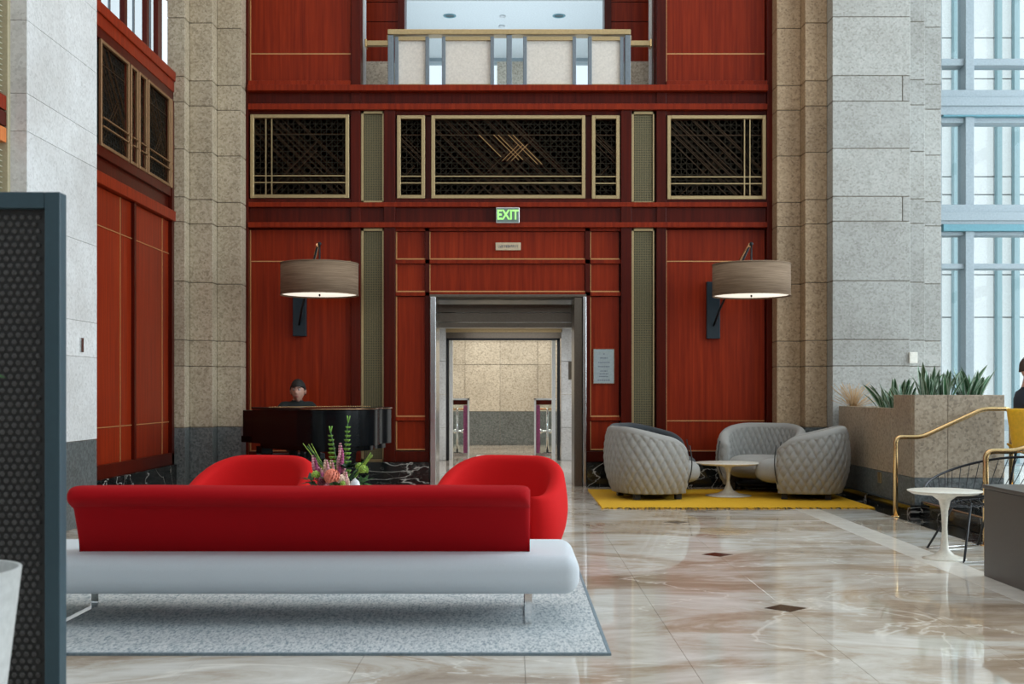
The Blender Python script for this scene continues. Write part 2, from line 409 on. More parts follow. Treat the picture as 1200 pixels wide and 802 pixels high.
# core
for a in ((281, 504, 103, 570), (687, 910, 103, 570), (504, 687, 103, 347), (281, 422, TOPQ, 103), (767, 910, TOPQ, 103), (422, 767, TOPQ, -110)):
    bb('core', 'dark_red_wood', a[0], a[1], a[2], a[3], 16.36, 16.62)
# full height stiles
for a, b_, yf in ((281, 293, 16.20), (412, 423.5, 16.22), (768.5, 780, 16.22), (897, 910, 16.20)):
    bb('stile', 'dark_red_wood', a, b_, TOPQ, 541, yf, bevel=0.006)
for a, b_ in ((450.5, 464), (727, 739.5)):
    bb('stile', 'dark_red_wood', a, b_, 131, 541, 16.20, bevel=0.006)
# rails: balcony ledge, friezes
for q0, q1, yf, mt, p0, p1 in ((103, 110, 16.12, 'red_wood', 293, 897), (110, 124, 16.24, 'dark_red_wood', 293, 897), (124, 131, 16.17, 'red_wood', 293, 897),
                       (238.5, 244, 16.19, 'red_wood', 293, 897), (244, 262, 16.25, 'dark_red_wood', 293, 897), (262, 268, 16.17, 'red_wood', 293, 897)):
    bb('rail', mt, p0, p1, q0, q1, yf, bevel=0.005)
for p0, p1 in ((293, 412), (464, 727), (780, 897)):
    bb('rail', 'dark_red_wood', p0, p1, 131, 136, 16.25); bb('rail', 'dark_red_wood', p0, p1, 234, 238.5, 16.22)
for p0, p1 in ((293, 412), (464, 504), (687, 727), (780, 897)):
    bb('rail', 'dark_red_wood', p0, p1, 529, 541, 16.22, bevel=0.005)
for p0, p1 in ((293, 412), (780, 897)):
    bb('rail', 'red_wood', p0, p1, 97, 103, 16.18, bevel=0.004)
    bb('panel', 'red_wood', p0 + 1, p1 - 1, -60, 97, 16.30); bb('panel', 'red_wood', p0 + 1, p1 - 1, TOPQ, -62, 16.30)
    bb('inlay', 'inlay_brass', p0 + 1, p1 - 1, 62.6, 63.8, 16.296, 16.31)
    bb('panel', 'dark_red_wood', p0, p1, 136, 234, 16.30)
    bb('panel', 'red_wood', p0 + 1, p1 - 1, 269.5, 306, 16.30); bb('panel', 'red_wood', p0 + 1, p1 - 1, 307, 493, 16.30); bb('panel', 'red_wood', p0 + 1, p1 - 1, 494, 528, 16.30)
    for q in (306, 493, 528):
        bb('inlay', 'inlay_brass', p0 + 1, p1 - 1, q - 0.1, q + 1.0, 16.293, 16.31)
    for p in (p0 + 0.2,):
        bb('inlay', 'inlay_brass', p, p + 1.1, 270, 529, 16.293, 16.31); bb('inlay', 'inlay_brass', p, p + 1.1, -60, 97, 16.293, 16.31)
bb('panel', 'dark_red_wood', 464, 727, 136, 234, 16.30)
# centre bay: squares round the doorway
for p0, p1, rows in ((465, 498, ((272, 304), (310, 342), (348, 488), (494, 527))), (504, 685, ((272, 304), (310, 342))), (692, 725, ((272, 304), (310, 342), (348, 488), (494, 527)))):
    for q0, q1 in rows:
        bb('panel', 'red_wood', p0, p1, q0, q1, 16.29)
        bb('inlay', 'inlay_brass', p0 - 0.6, p1 + 0.6, q1 - 0.8, q1 + 0.8, 16.275, 16.30); bb('inlay', 'inlay_brass', p0 - 0.8, p0 + 0.5, q0, q1, 16.28, 16.30)
for p0, p1, q0, q1 in ((498.5, 503.5, 268, 541), (685.5, 691.5, 268, 541), (464, 727, 268, 271.5), (464, 727, 304.8, 309.5), (464, 727, 342.8, 347.2)):
    bb('stile', 'red_wood' if q1 - q0 < 10 else 'dark_red_wood', p0, p1, q0, q1, 16.25)
for p0, p1 in ((464, 498.5), (691.5, 727)): bb('rail', 'red_wood', p0, p1, 488.8, 493.2, 16.26)
# black marble skirting
bsb = empty('baseboard_back', kind='structure'); tag(bsb, 'black veined marble skirting under the red panelling')
for p0, p1 in ((281, 392), (392, 504), (687, 800), (800, 910)):
    bb('marble_slab', 'black_marble', p0 + 0.1, p1 - 0.1, 541, 569.8, 16.10, 16.40, parent=bsb)

# ---- brass mesh strips (perforated)
def mesh_strip(p0, p1, q0, q1, label):
    x0, x1, z0, z1 = wx(p0, WY), wx(p1, WY), wz(q1, WY), wz(q0, WY)
    t = empty('mesh_grille', ((x0 + x1) / 2, 16.27, z0), 0, label, 'grille', 'tall perforated brass strips in the red wall')
    w = x1 - x0; h = z1 - z0; fw = 0.034
    MB().box(-w / 2, -w / 2 + fw, -0.03, 0.02, 0, h).box(w / 2 - fw * .5, w / 2, -0.03, 0.02, 0, h).box(-w / 2, w / 2, -0.03, 0.02, h - fw, h).box(-w / 2, w / 2, -0.03, 0.02, 0, fw).build('frame', 'brass_frame', t)
    MB().box(-w / 2 + fw, w / 2 - fw * .5, 0.04, 0.05, fw, h - fw).build('backing', 'mesh_back', t)
    g = MB(); n = 11; a = -w / 2 + fw; b_ = w / 2 - fw * .5
    for i in range(1, n):
        x = a + (b_ - a) * i / n; g.box(x - .0034, x + .0034, 0, .006, fw, h - fw)
    m_ = int((h - 2 * fw) / ((b_ - a) / n))
    for j in range(1, m_):
        z = fw + (h - 2 * fw) * j / m_; g.box(a, b_, -0.001, .005, z - .0034, z + .0034)
    tag(g.build('perforated_mesh', 'mesh_brass', t, fix=False), kind='stuff')
mesh_strip(424, 450, 131.5, 239, 'short perforated brass strip left of the centre grille')
mesh_strip(739.5, 766, 132, 240, 'short perforated brass strip right of the centre grille')
mesh_strip(424, 450, 268.5, 541, 'tall perforated brass strip beside the left wall lamp')
mesh_strip(739.5, 766, 268.5, 541, 'tall perforated brass strip beside the right wall lamp')

# ---- decorative lattice grilles; local frame: x right, z up, front towards -y
def clip(x, z, dx, dz, w, h):
    t0, t1 = -99, 99
    for p, d, lim in ((x, dx, w), (z, dz, h)):
        if abs(d) < 1e-9:
            if p < 0 or p > lim: return None
        else:
            a, b_ = (0 - p) / d, (lim - p) / d
            if a > b_: a, b_ = b_, a
            t0, t1 = max(t0, a), min(t1, b_)
    return None if t1 - t0 < 0.02 else ((x + dx * t0, z + dz * t0), (x + dx * t1, z + dz * t1))
def lattice_grille(loc, rz, w, h, label, group, vbars=(), hbars=(0.19, 0.27), seed=1, frame='brass_frame', ndiag=8, fw=0.048, fd=.05):
    t = empty('lattice_grille', loc, rz, label, 'grille', group)
    MB().box(0, fw, -fd, .02, 0, h).box(w - fw, w, -fd, .02, 0, h).box(fw, w - fw, -fd, .02, h - fw, h).box(fw, w - fw, -fd, .02, 0, fw).build('frame', frame, t, bevel=.004, seg=1)
    MB().box(fw, w - fw, .05, .06, fw, h - fw).build('backing', 'grille_back', t)
    g = MB(); W = w - 2 * fw; H = h - 2 * fw
    def line(q, th, y, mb):
        (ax, az), (bx_, bz) = q; d = Vector((bx_ - ax, bz - az)); n = Vector((-d.y, d.x)).normalized() * th
        ps = [(fw + ax + n.x, fw + az + n.y), (fw + ax - n.x, fw + az - n.y), (fw + bx_ - n.x, fw + bz - n.y), (fw + bx_ + n.x, fw + bz + n.y)]
        mb.add([(p[0], y, p[1]) for p in ps] + [(p[0], y + .006, p[1]) for p in ps], [(0, 1, 2, 3), (7, 6, 5, 4), (0, 4, 5, 1), (1, 5, 6, 2), (2, 6, 7, 3), (3, 7, 4, 0)])
    st = 0.075
    for i in range(int(W / st) + 1): line(((i * st, 0), (i * st, H)), .0028, .03, g)
    for i in range(int(H / st) + 1): line(((0, i * st), (W, i * st)), .0028, .03, g)
    for s in (1, -1):
        x = -H
        while x < W + H:
            q = clip(x, 0 if s > 0 else H, .7071, .7071 * s, W, H)
            if q: line(q, .0022, .036, g)
            x += st * 1.5
    tag(g.build('fine_lattice', 'dim_brass', t, fix=False), kind='stuff')
    d = MB(); rnd = random.Random(seed)
    for k in range(ndiag):
        x = W * (0.02 + 0.75 * (k + rnd.random() * .6) / ndiag) - H * 0.35
        for off in ((0, .03) if k % 2 else (0,)):
            q = clip(x + off, H, .72, -.70, W, H)
            if q: line(q, .0026, .018, d)
    for k in range(max(1, ndiag // 3)):
        q = clip(W * (.35 + .09 * k), H * .30, .7, .7, W * .68, H * .82)
        if q: line(q, .0024, .012, d)
    line(((0, H * .80), (W, H * .80)), .003, .01, d)
    if ndiag > 9:
        hb = MB()  # brighter bars paint the orange highlight at the grille centre
        for fx, l in ((.30, .30), (.40, .34), (.43, .34), (.50, .40), (.53, .40)):
            line(((W * fx, H * .80), (W * fx + l, H * .80 - l)), .0028, .008, hb)
        for fx in (.46, .49, .52): line(((W * fx, H * .46), (W * fx + .22, H * .46 + .22)), .0022, .006, hb)
        tag(hb.build('highlight_bars', 'inlay_brass', t, fix=False), kind='stuff')
    tag(d.build('diagonal_bars', 'thin_brass', t, fix=False), kind='stuff')
    for v in hbars: MB().box(fw, w - fw, -.025, .0, v * h - .007, v * h + .007).build('cross_bar', frame, t)
    for v in vbars: MB().box(v * w - .007, v * w + .007, -.027, -.002, fw, h - fw).build('cross_bar', frame, t)
def bgr(p0, p1, q0, q1, label, vb=(), seed=1, fr='brass_frame', nd_=8):
    lattice_grille((wx(p0, WY), 16.25, wz(q1, WY)), 0, (p1 - p0) * WY / F, (q1 - q0) * WY / F, label, 'lattice grilles above the panelling', vb, seed=seed, frame=fr, ndiag=nd_)
bgr(295, 410, 136, 233.5, 'large dark lattice grille above the left wall lamp', (.155, .215), 3)
bgr(466, 498.5, 137, 234, 'narrow dark lattice grille just left of the big centre one', (), 4, nd_=3)
bgr(506, 685.5, 137, 234, 'widest dark lattice grille over the doorway and exit sign', (), 11, nd_=11)
bgr(693, 725.5, 137, 234.5, 'narrow dark lattice grille just right of the big centre one', (), 5, nd_=3)
bgr(781, 896, 137, 235, 'large dark lattice grille above the right wall lamp', (.785, .84), 6)

# ---- stone piers made of blocks
ZC = [0.82, 1.62, 1.96, 2.72, 3.49, 3.81, 4.43, 5.04, 5.37, 6.13, 6.9, 7.67, 8.0, 8.8, 9.6, 10.5]
def blocks(parent, x0, x1, y0, y1, stone, splitx=(), zc=ZC, base=True, gap=.0045):
    """column of blocks over a dark granite plinth; splitx splits courses (joint every other course)"""
    MB().box(x0 + .012, x1 - .012, y0 + .012, y1, 0.01, zc[-1] - .01).build('mortar_core', 'mortar', parent)
    if base: MB().box(x0, x1, y0, y1, 0.0, zc[0] - gap).build('plinth_block', 'dark_granite', parent, bevel=.004, seg=1)
    for i in range(len(zc) - 1):
        xs = [x0]
        if splitx and i % len(splitx) < len(splitx) and splitx[i % len(splitx)]: xs += [x0 + (x1 - x0) * splitx[i % len(splitx)]]
        xs.append(x1)
        for a, b_ in zip(xs[:-1], xs[1:]):
            MB().box(a + (gap if a > x0 else 0), b_ - (gap if b_ < x1 else 0), y0, y1 - .001, zc[i] + gap, zc[i + 1] - gap).build('stone_block', stone, parent, bevel=.005, seg=1)
pl = empty('trim_1', kind='structure'); tag(pl, 'stepped stone pilaster left of the red back wall')
blocks(pl, -4.46, -4.235, 15.46, 16.6, 'stone_warm'); blocks(pl, -4.232, -3.93, 15.68, 16.6, 'stone_warm'); blocks(pl, -3.927, -3.61, 15.92, 16.6, 'stone_warm')
pr = empty('trim_2', kind='structure'); tag(pr, 'stepped stone pilaster right of the red back wall, shade in its tan')
blocks(pr, 3.53, 3.845, 15.92, 16.6, 'stone_tan_shade'); blocks(pr, 3.848, 4.135, 15.68, 16.6, 'stone_tan_shade')
pm = empty('trim_3', kind='structure'); tag(pm, 'broad pale granite pier beside the tall windows')
blocks(pm, 4.138, 5.14, 15.42, 16.6, 'stone_cool_lit', splitx=(0, 0, 0, 0, .9, 0, 0, .9, 0, 0)); blocks(pm, 5.143, 5.40, 15.62, 16.6, 'stone_cool_lit'); blocks(pm, 5.403, 5.70, 15.86, 16.6, 'stone_cool_lit')
pf = empty('trim_4', kind='structure'); tag(pf, 'pale stone pier in front of the left wood wall')
for ya, yb in ((10.1, 11.8),):
    MB().box(-4.65, -4.115, 10.115, 11.79, .01, 10.4).build('mortar_core', 'mortar', pf)
    MB().box(-4.66, -4.1, 10.1, 11.8, 0, .816).build('plinth_block', 'dark_granite', pf, bevel=.004, seg=1)
    for i in range(len(ZC) - 1):
        MB().box(-4.66, -4.1, 10.1, 11.8, ZC[i] + .0015, ZC[i + 1] - .0015).build('stone_block', 'stone_pale', pf, bevel=.002, seg=1)
# small pieces on the piers
t = bx('wall_switch', 'ivory', None, wx(1065, 15.42), wx(1074.5, 15.42), 15.385, 15.424, wz(426, 15.42), wz(413, 15.42), bevel=.006); tag(t, 'small white control box on the pale pier above the planter', 'control box')
t = MB().box(-4.105, -4.085, 11.33, 11.40, wz(413, 11.35), wz(396, 11.35)).build('wall_switch', 'steel', None, bevel=.004); tag(t, 'slim metal keypad on the bright left stone pier', 'keypad')

# ---- left wood wall (faces +x): local x = world y - 11.8
wl = empty('wall_left', (-4.4, 0, 0), R(90), kind='structure'); tag(wl, 'red wood panelled left wall behind the stone pier')
def lw(name, mat, y0, y1, z0, z1, f, b_=0.12, bevel=0): return bx(name, mat, wl, y0, y1, f, b_, z0, z1, bevel=bevel)
lw('core', 'dark_red_wood', 11.8, 15.5, 0, 5.40, .06, .25)
lw('rail', 'red_wood', 11.8, 15.46, 5.30, 5.42, -.05, .1, .006); lw('rail', 'red_wood', 11.8, 15.46, 5.16, 5.30, -.03, .1, .006); lw('rail', 'dark_red_wood', 11.8, 15.46, 5.05, 5.16, -.02, .1)
lw('rail', 'dark_red_wood', 11.8, 15.46, 3.80, 3.91, -.02, .1); lw('rail', 'dark_red_wood', 11.8, 15.46, 3.62, 3.80, .02, .1); lw('rail', 'red_wood', 11.8, 15.46, 3.49, 3.62, -.05, .1, .006)
lw('rail', 'dark_red_wood', 11.8, 15.46, .35, .50, -.03, .1, .006)
lw('stile', 'dark_red_wood', 15.36, 15.46, .35, 5.05, -.03, .1); lw('stile', 'dark_red_wood', 13.86, 13.93, .5, 3.49, -.02, .1)
lw('panel', 'dark_red_wood', 11.8, 15.4, 3.91, 5.05, .03)
for y0, y1 in ((11.85, 13.86), (13.93, 15.36)):
    for z0, z1 in ((.5, .895), (.905, 3.06), (3.07, 3.48)): lw('panel', 'red_wood', y0, y1, z0, z1, .02)
    for z in (.9, 3.065): lw('inlay', 'inlay_brass', y0, y1, z - .005, z + .005, .012, .03)
    w = y1 - y0
    for f in (.80,): lw('inlay', 'inlay_brass', y0 + w * f, y0 + w * f + .012, .5, 3.48, .012, .03)
bsl = empty('baseboard_left', kind='structure'); tag(bsl, 'black veined marble skirting along the left wood wall')
for y0, y1 in ((11.8, 13.6), (13.6, 15.46)): MB().box(-4.5, -4.34, y0 + .002, y1 - .002, 0, .35).build('marble_slab', 'black_marble', bsl)
def lpy(px): return 4.4 * F / (600 - px)
for i, (p0, p1, lab, nb) in enumerate(((115.5, 149, 'lattice grille on the left wood wall nearest the stone pier', 6), (151, 159.5, 'narrow lattice grille second from the stone pier on the left wall', 2),
                           (160.8, 170, 'narrow lattice grille third from the stone pier on the left wall', 2), (171.5, 197, 'wide lattice grille towards the far end of the left wall', 6), (198, 203, 'last narrow lattice grille beside the stepped pilaster', 1))):
    ya, yb = lpy(p0), min(lpy(p1), 15.40)
    lattice_grille((-4.38, ya, 3.91), R(90), yb - ya, 1.14, lab, 'lattice grilles on the left wall', (), seed=20 + i, frame='dull_bronze', ndiag=nb, fw=.035, fd=.012)
# window band above the left wall
w1 = empty('window_1', kind='structure'); tag(w1, 'upper window band above the left wood wall')
MB().box(-4.75, -4.55, 11.8, 15.5, 5.40, 5.46).build('sill', 'dark_red_wood', w1)
for y in (12.2, 13.1, 14.0, 14.85, 15.32): MB().box(-4.60, -4.54, y, y + (.10 if y < 15.3 else .18), 5.42, 6.62).build('mullion', 'dark_red_wood', w1)
for y in (12.65, 13.55, 14.42, 15.08): MB().box(-4.585, -4.565, y, y + .035, 5.42, 6.62).build('glazing_bar', 'blue_steel', w1)
MB().box(-4.75, -4.48, 11.8, 15.5, 6.62, 6.72).build('head_rail', 'dark_red_wood', w1)
MB().box(-4.645, -4.635, 11.8, 15.5, 5.46, 6.62).build('pane', 'glass', w1)
wls = MB().box(-4.8, -4.42, 11.8, 16.6, 6.72, 10.5).build('wall_left_upper', 'stone_tan_shade'); tag(wls, 'tan stone above the upper left windows', kind='structure')
# near part of the left wall, with louvred blinds
wn = empty('wall_left_near', kind='structure'); tag(wn, 'near left wall with pale louvred blinds')
MB().box(-4.9, -4.40, -5.2, 10.1, 0, 10.5).build('core', 'plaster', wn)
MB().box(-4.40, -4.24, 10.04, 10.10, 0, 10.5).build('side_post', 'blind_frame', wn)
zb0, zb1 = 3.38, 3.78
for i in range(3):
    MB().box(-4.40, -4.25, 6.0, 10.05, zb0 + i * .135, zb0 + i * .135 + .12).build('band', ('orange_wood', 'dark_red_wood', 'red_wood')[i], wn)
MB().box(-4.40, -4.238, 9.72, 9.78, 0, 10.5).build('side_post', 'orange_wood', wn)
sl = MB()
z = .5
while z < 8:
    if not (zb0 - .03 < z < zb1 + .03):
        sl.add([(-4.36, 6, z), (-4.36, 10.03, z), (-4.28, 10.03, z - .025), (-4.28, 6, z - .025), (-4.36, 6, z + .004), (-4.36, 10.03, z + .004), (-4.28, 10.03, z - .021), (-4.28, 6, z - .021)],
               [(0, 3, 2, 1), (4, 5, 6, 7), (0, 1, 5, 4), (1, 2, 6, 5), (2, 3, 7, 6), (3, 0, 4, 7)])
    z += .045
tag(sl.build('blind_slats', 'blind_slat', wn, fix=False), kind='stuff')

# ---- windows beside the right pier, upper level facade outside
w2 = empty('window_2', kind='structure'); tag(w2, 'tall pale blue framed windows behind the planter')
def wf(name, mat, p0, p1, q0, q1, yf=16.2, yb=16.45): return bx(name, mat, w2, wx(p0, WY), wx(p1, WY), yf, yb, wz(q1, WY), wz(q0, WY), bevel=.006)
for p0, p1 in ((1127, 1137), (1270, 1281), (1414, 1424)): wf('mullion', 'window_paint', p0, p1, -330, 570, 16.16)
for p0, p1 in ((1100, 1104),): wf('mullion', 'window_paint', p0, p1, -330, 570, 16.3)
for q0, q1 in ((-170, -160), (71, 79), (310, 316), (492, 505), (544, 551)): wf('transom', 'window_paint', 1100, 1460, q0, q1, 16.20)
for q0, q1 in ((-64, -30), (109, 138), (242, 265)):
    wf('transom', 'window_paint', 1092, 1460, q0, q1, 16.13); wf('transom_lip', 'window_paint', 1092, 1460, q0 + 9, q0 + 19, 16.10, 16.14)
for q0, q1 in ((138, 140), (265, 273)): wf('teal_rail', 'window_teal', 1100, 1460, q0, q1, 16.12)  # darker teal strips along the lower edge of the bands
wf('transom', 'window_paint', 1100, 1460, 140, 146, 16.2); wf('transom', 'window_paint', 1100, 1460, 273, 277, 16.2)
pxs = (1104, 1127, 1270, 1414, 1460); qs = (-330, -64, 71, 109, 242, 310, 492, 570)
for a, b_ in zip(pxs[:-1], pxs[1:]):
    for c, d in zip(qs[:-1], qs[1:]):
        MB().box(wx(a, WY) + .003, wx(b_, WY) - .003, 16.33, 16.338, wz(d, WY), wz(c, WY)).build('pane', 'glass', w2)
fa = empty('building_facade', (0, 0, 0), 0, 'pale facade with blue-green fins outside the tall windows', 'building')
YF = 23.0
MB().box(4, 24, YF + .1, YF + .5, -3, 22).build('wall', 'facade_joint', fa)
xb = [wx(p, YF) for p in (1090, 1117, 1165, 1172.5, 1187, 1193.5, 1240, 1290, 1340, 1400, 1460, 1560)]
zz = [wz(q, YF) for q in (700, 605, 530, 372, 322, 228, 207, 92, 44, -60, -200, -420)]
for a, b_ in zip(xb[:-1], xb[1:]):
    for c, d in zip(zz[:-1], zz[1:]):
        MB().box(a + .004, b_ - .004, YF + .02, YF + .1, c + .012, d - .012).build('facade_panel', 'facade_white', fa)
for p0, p1 in ((1115.5, 1119.5), (1166, 1171.5), (1186, 1192), (1286, 1294), (1396, 1404)):
    MB().box(wx(p0, YF), wx(p1, YF), YF - .12, YF + .03, -3, 22).build('fin', 'facade_teal', fa)
gr = MB().box(4, 24, 16.6, YF + .4, -3.2, -3).build('ground_outside', 'facade_joint'); tag(gr, 'pale paving outside the windows', kind='structure')

# ---- side, rear walls and roof of the hall (outside the frame)
wr = empty('wall_right', kind='structure'); tag(wr, 'glazed right wall of the hall')
for y in (-5, -1, 3, 7, 11, 15.6): MB().box(10.2, 10.5, y, y + .7, 0, 10.5).build('pillar', 'stone', wr)
MB().box(10.2, 10.5, -5, 16.4, 0, .9).build('dado', 'stone', wr); MB().box(10.2, 10.5, -5, 16.4, 9.6, 10.5).build('header', 'stone', wr)
for z in (3.4, 6.4): MB().box(10.28, 10.42, -5, 16.4, z, z + .2).build('transom', 'window_paint', wr)
wre = empty('wall_rear', kind='structure'); tag(wre, 'rear wall of the hall')
for x in (-4.8, -1.2, 2.4, 6, 9.6): MB().box(x, x + .6, -5.3, -5, 0, 10.5).build('pillar', 'stone', wre)
MB().box(-4.8, 10.5, -5.3, -5, 0, 4.5).build('dado', 'dark_red_wood', wre); MB().box(-4.8, 10.5, -5.3, -5, 9.2, 10.5).build('header', 'stone', wre)
ce = MB().box(-5.0, 10.6, -5.3, 16.6, 10.5, 10.7).build('ceiling', 'plaster'); tag(ce, 'high pale ceiling of the hall', kind='structure')

# ---- doorway and vestibule
dr = empty('door_1', kind='structure'); tag(dr, 'steel lined doorway in the centre of the red wall')
def pb(name, mat, p0, p1, q0, q1, yf, yb, parent, bevel=0): return bx(name, mat, parent, wx(p0, yf), wx(p1, yf), yf, yb, wz(q1, yf), wz(q0, yf), bevel=bevel)
DZ = wz(348, 16.2)
MB().box(wx(504, 16.2), wx(511, 16.2), 16.16, 16.95, 0, DZ).build('jamb', 'steel', dr, bevel=.008)
MB().box(wx(673, 16.2), wx(682.5, 16.2), 16.2, 16.95, 0, DZ).build('jamb', 'bronze_steel', dr, bevel=.008)
MB().box(wx(683, 16.2), wx(687, 16.2), 16.14, 16.7, 0, DZ).build('jamb', 'steel', dr, bevel=.008)
MB().box(wx(504, 16.2), wx(687, 16.2), 16.16, 16.5, DZ, DZ + .03).build('head', 'bronze_steel', dr)
pb('head_beam', 'bronze_steel', 500, 690, 357, 366, 17.0, 17.3, dr); pb('head_beam', 'bronze_steel', 500, 690, 367, 377.5, 17.03, 17.3, dr); pb('head_beam', 'bronze_steel', 500, 690, 378.5, 384, 17.0, 17.3, dr)
vb = empty('wall_vestibule', kind='structure'); tag(vb, 'pale stone vestibule seen through the doorway')
VY = 22.4
MB().box(-1.9, -1.5, 16.62, 22.4, 0, 3.2).build('side_wall', 'stone_pale', vb); MB().box(1.45, 1.9, 16.62, 22.4, 0, 3.2).build('side_wall', 'stone_pale', vb)
MB().box(-1.9, 1.9, 16.62, 22.4, 2.6, 2.7).build('soffit', 'black_metal', vb)  # black colour stands for the shaded gap above the head beams
zs = [0, .62, 1.24, 1.86, 2.6]
for a, b_ in ((wx(505, VY), wx(522.5, VY)), (wx(658, VY), wx(676, VY))):
    for z0, z1 in zip(zs[:-1], zs[1:]): MB().box(a, b_, VY, VY + .3, z0 + .004, z1 - .004).build('stone_block', 'stone_pale', vb)
pb('head_rail', 'brass_frame', 522, 659, 384, 389.5, VY, VY + .2, vb); pb('head_rail', 'bronze_steel', 522, 659, 389.5, 396.5, VY + .03, VY + .2, vb)
pb('black_head', 'black_metal', 523, 656.5, 396.5, 399, VY + .02, VY + .16, vb)
MB().box(wx(523, VY), wx(526, VY), VY + .02, VY + .16, 0, wz(397, VY)).build('black_jamb', 'black_metal', vb); MB().box(wx(653, VY), wx(656.5, VY), VY + .02, VY + .16, 0, wz(397, VY)).build('black_jamb', 'black_metal', vb)
FY = 28.9
MB().box(-4, 4, FY + .02, FY + .4, 0, 4).build('far_core', 'mortar', vb)
px_f = (490, 529.5, 545, 586, 630, 645, 700); zf = (0.82, 1.95, 2.5, 3.3, 4.0)
for i, (a, b_) in enumerate(zip(px_f[:-1], px_f[1:])):
    MB().box(wx(a, FY) + .003, wx(b_, FY) - .003, FY - (0.02 if 1 < i < 4 else 0), FY + .3, 0, .815).build('plinth_block', 'dark_granite', vb)
    for k, (z0, z1) in enumerate(zip(zf[:-1], zf[1:])):
        MB().box(wx(a, FY) + .004, wx(b_, FY) - .004, FY - (0.02 if 1 < i < 4 else 0), FY + .3, z0 + .005, z1 - .005).build('stone_block', 'stone', vb)
MB().box(1.9, 2.3, 22.7, 28.9, 0, 4).build('side_wall', 'plaster', vb); MB().box(-2.3, -1.9, 22.7, 28.9, 0, 4).build('side_wall', 'stone_pale', vb)
MB().box(-2.3, 2.3, 22.7, 29, 3.6, 3.8).build('soffit', 'ceiling_white', vb)
MB().box(-2.3, -1.44, 22.4, 22.7, 0, 4).build('return_wall', 'stone_pale', vb); MB().box(1.3, 2.3, 22.75, 22.9, 0, 4).build('return_wall', 'stone_pale', vb); MB().box(-2.3, 2.3, 22.42, 22.7, 2.55, 4).build('lintel', 'stone_pale', vb)
MB().box(wx(647, 23), wx(651, 23), 23.0, 23.3, 0, 2.4).build('white_post', 'white_paint', vb); MB().box(wx(526.5, 23), wx(530, 23), 23.0, 23.3, 0, 2.4).build('white_post', 'white_paint', vb)  # added white posts; the right one paints a strip lit from the side
MB().box(-1.9, 1.9, 16.62, 22.4, -.1, 0).build('vestibule_floor', 'marble_tile', vb)
MB().box(wx(504, 16.3), wx(687, 16.3), 16.3, 16.63, -.1, 0).build('threshold', 'marble_cream', vb)
MB().box(-2.3, 2.3, 22.4, 29, -.1, 0).build('far_floor', 'marble_cream', vb)
mt = MB().box(wx(558, 23.5), wx(625, 23.5), 23.0, 24.1, 0, .012).build('door_mat', 'white_paint'); tag(mt, 'white mat on the floor beyond the doorway', 'mat')
t = bx('call_plate', 'bronze_steel', None, wx(666, VY), wx(672.5, VY), VY - .03, VY + .001, wz(445, VY), wz(424, VY)); tag(t, 'dark metal plate on the pale stone inside the doorway', 'plate')
def glass_booth(px0, px1, flip, label):
    Yb = 24.2; x0, x1 = wx(px0, Yb), wx(px1, Yb); zt = wz(467, Yb)
    t = empty('turnstile_screen', ((x0 + x1) / 2, Yb, 0), 0, label, 'glass screen', 'glass barriers beyond the doorway'); w = (x1 - x0) / 2
    s = -1 if flip else 1
    MB().box(w * s - .035 * s, w * s, -.04, .04, 0, zt).box(-w, w, -.04, .04, zt - .035, zt).build('frame', 'white_paint', t)
    MB().box(-w, w - .035, -.03, .03, zt - .13, zt - .035).build('top_panel', 'dark_red_wood', t)
    MB().box(-w + .01, w - .01, -.004, .004, .05, zt - .13).build('pane', 'glass', t)
    MB().box(s * (w - .12), s * (w - .04), .01, .05, .05, zt - .14).build('side_panel', 'magenta_petal', t)
    MB().box(-w, w, -.03, .03, 0.0, .05).build('foot_rail', 'steel', t)
    MB().tube([(-s * w * .2, .1, .02), (-s * w * .2, .1, zt - .2)], .022).build('post', 'chrome', t)
    MB().tube([(-w * .8, .1, zt - .22), (w * .7, .1, zt - .22)], .018).build('top_bar', 'rose_brass', t)
    MB().tube([(-w * .8, .1, zt * .42), (w * .7, .1, zt * .42)], .02).ball((w * .4, .1, zt * .42), .045).ball((-w * .4, .1, zt * .42), .045).build('arm', 'chrome', t)
    MB().box(-s * w * .2 - .08, -s * w * .2 + .08, .02, .18, 0, .06).build('base', 'black_metal', t)
glass_booth(526, 550, False, 'white framed glass barrier on the left beyond the doorway')
glass_booth(626, 652, True, 'white framed glass barrier on the right beyond the doorway')

# ---- gallery above the doorway
ga = empty('wall_gallery', kind='structure'); tag(ga, 'gallery room seen through the opening above the doorway')
GZ = wz(103, WY)
MB().box(-4.2, 4.2, 16.62, 24.5, GZ - .3, GZ - .02).build('gallery_floor', 'stone_pale', ga)
MB().box(-4.2, 4.2, 16.62, 24.5, 8.0, 8.2).build('gallery_ceiling', 'ceiling_white', ga)
MB().box(-1.1, 0.95, 19.6, 20.1, 7.93, 8.0).build('ceiling_slot', 'dark_red_wood', ga); MB().box(-3, 3, 20.4, 20.5, 7.97, 8.0).build('ceiling_trim', 'white_paint', ga)
MB().box(-4.2, -4.0, 16.62, 24.5, GZ, 8).build('gallery_side', 'plaster', ga); MB().box(4.0, 4.2, 16.62, 24.5, GZ, 8).build('gallery_side', 'plaster', ga)
MB().box(-4.2, 4.2, 24, 24.3, 7.93, 8.0).build('gallery_end', 'window_paint', ga)
for x0, x1 in ((-4.2, -2.2), (-.30, .75), (1.9, 4.2)): MB().box(x0, x1, 24, 24.3, GZ, 7.93).build('gallery_end', 'stone', ga)
MB().box(-4, 4, 24.1, 24.12, GZ, 7.93).build('pane', 'glass', ga)
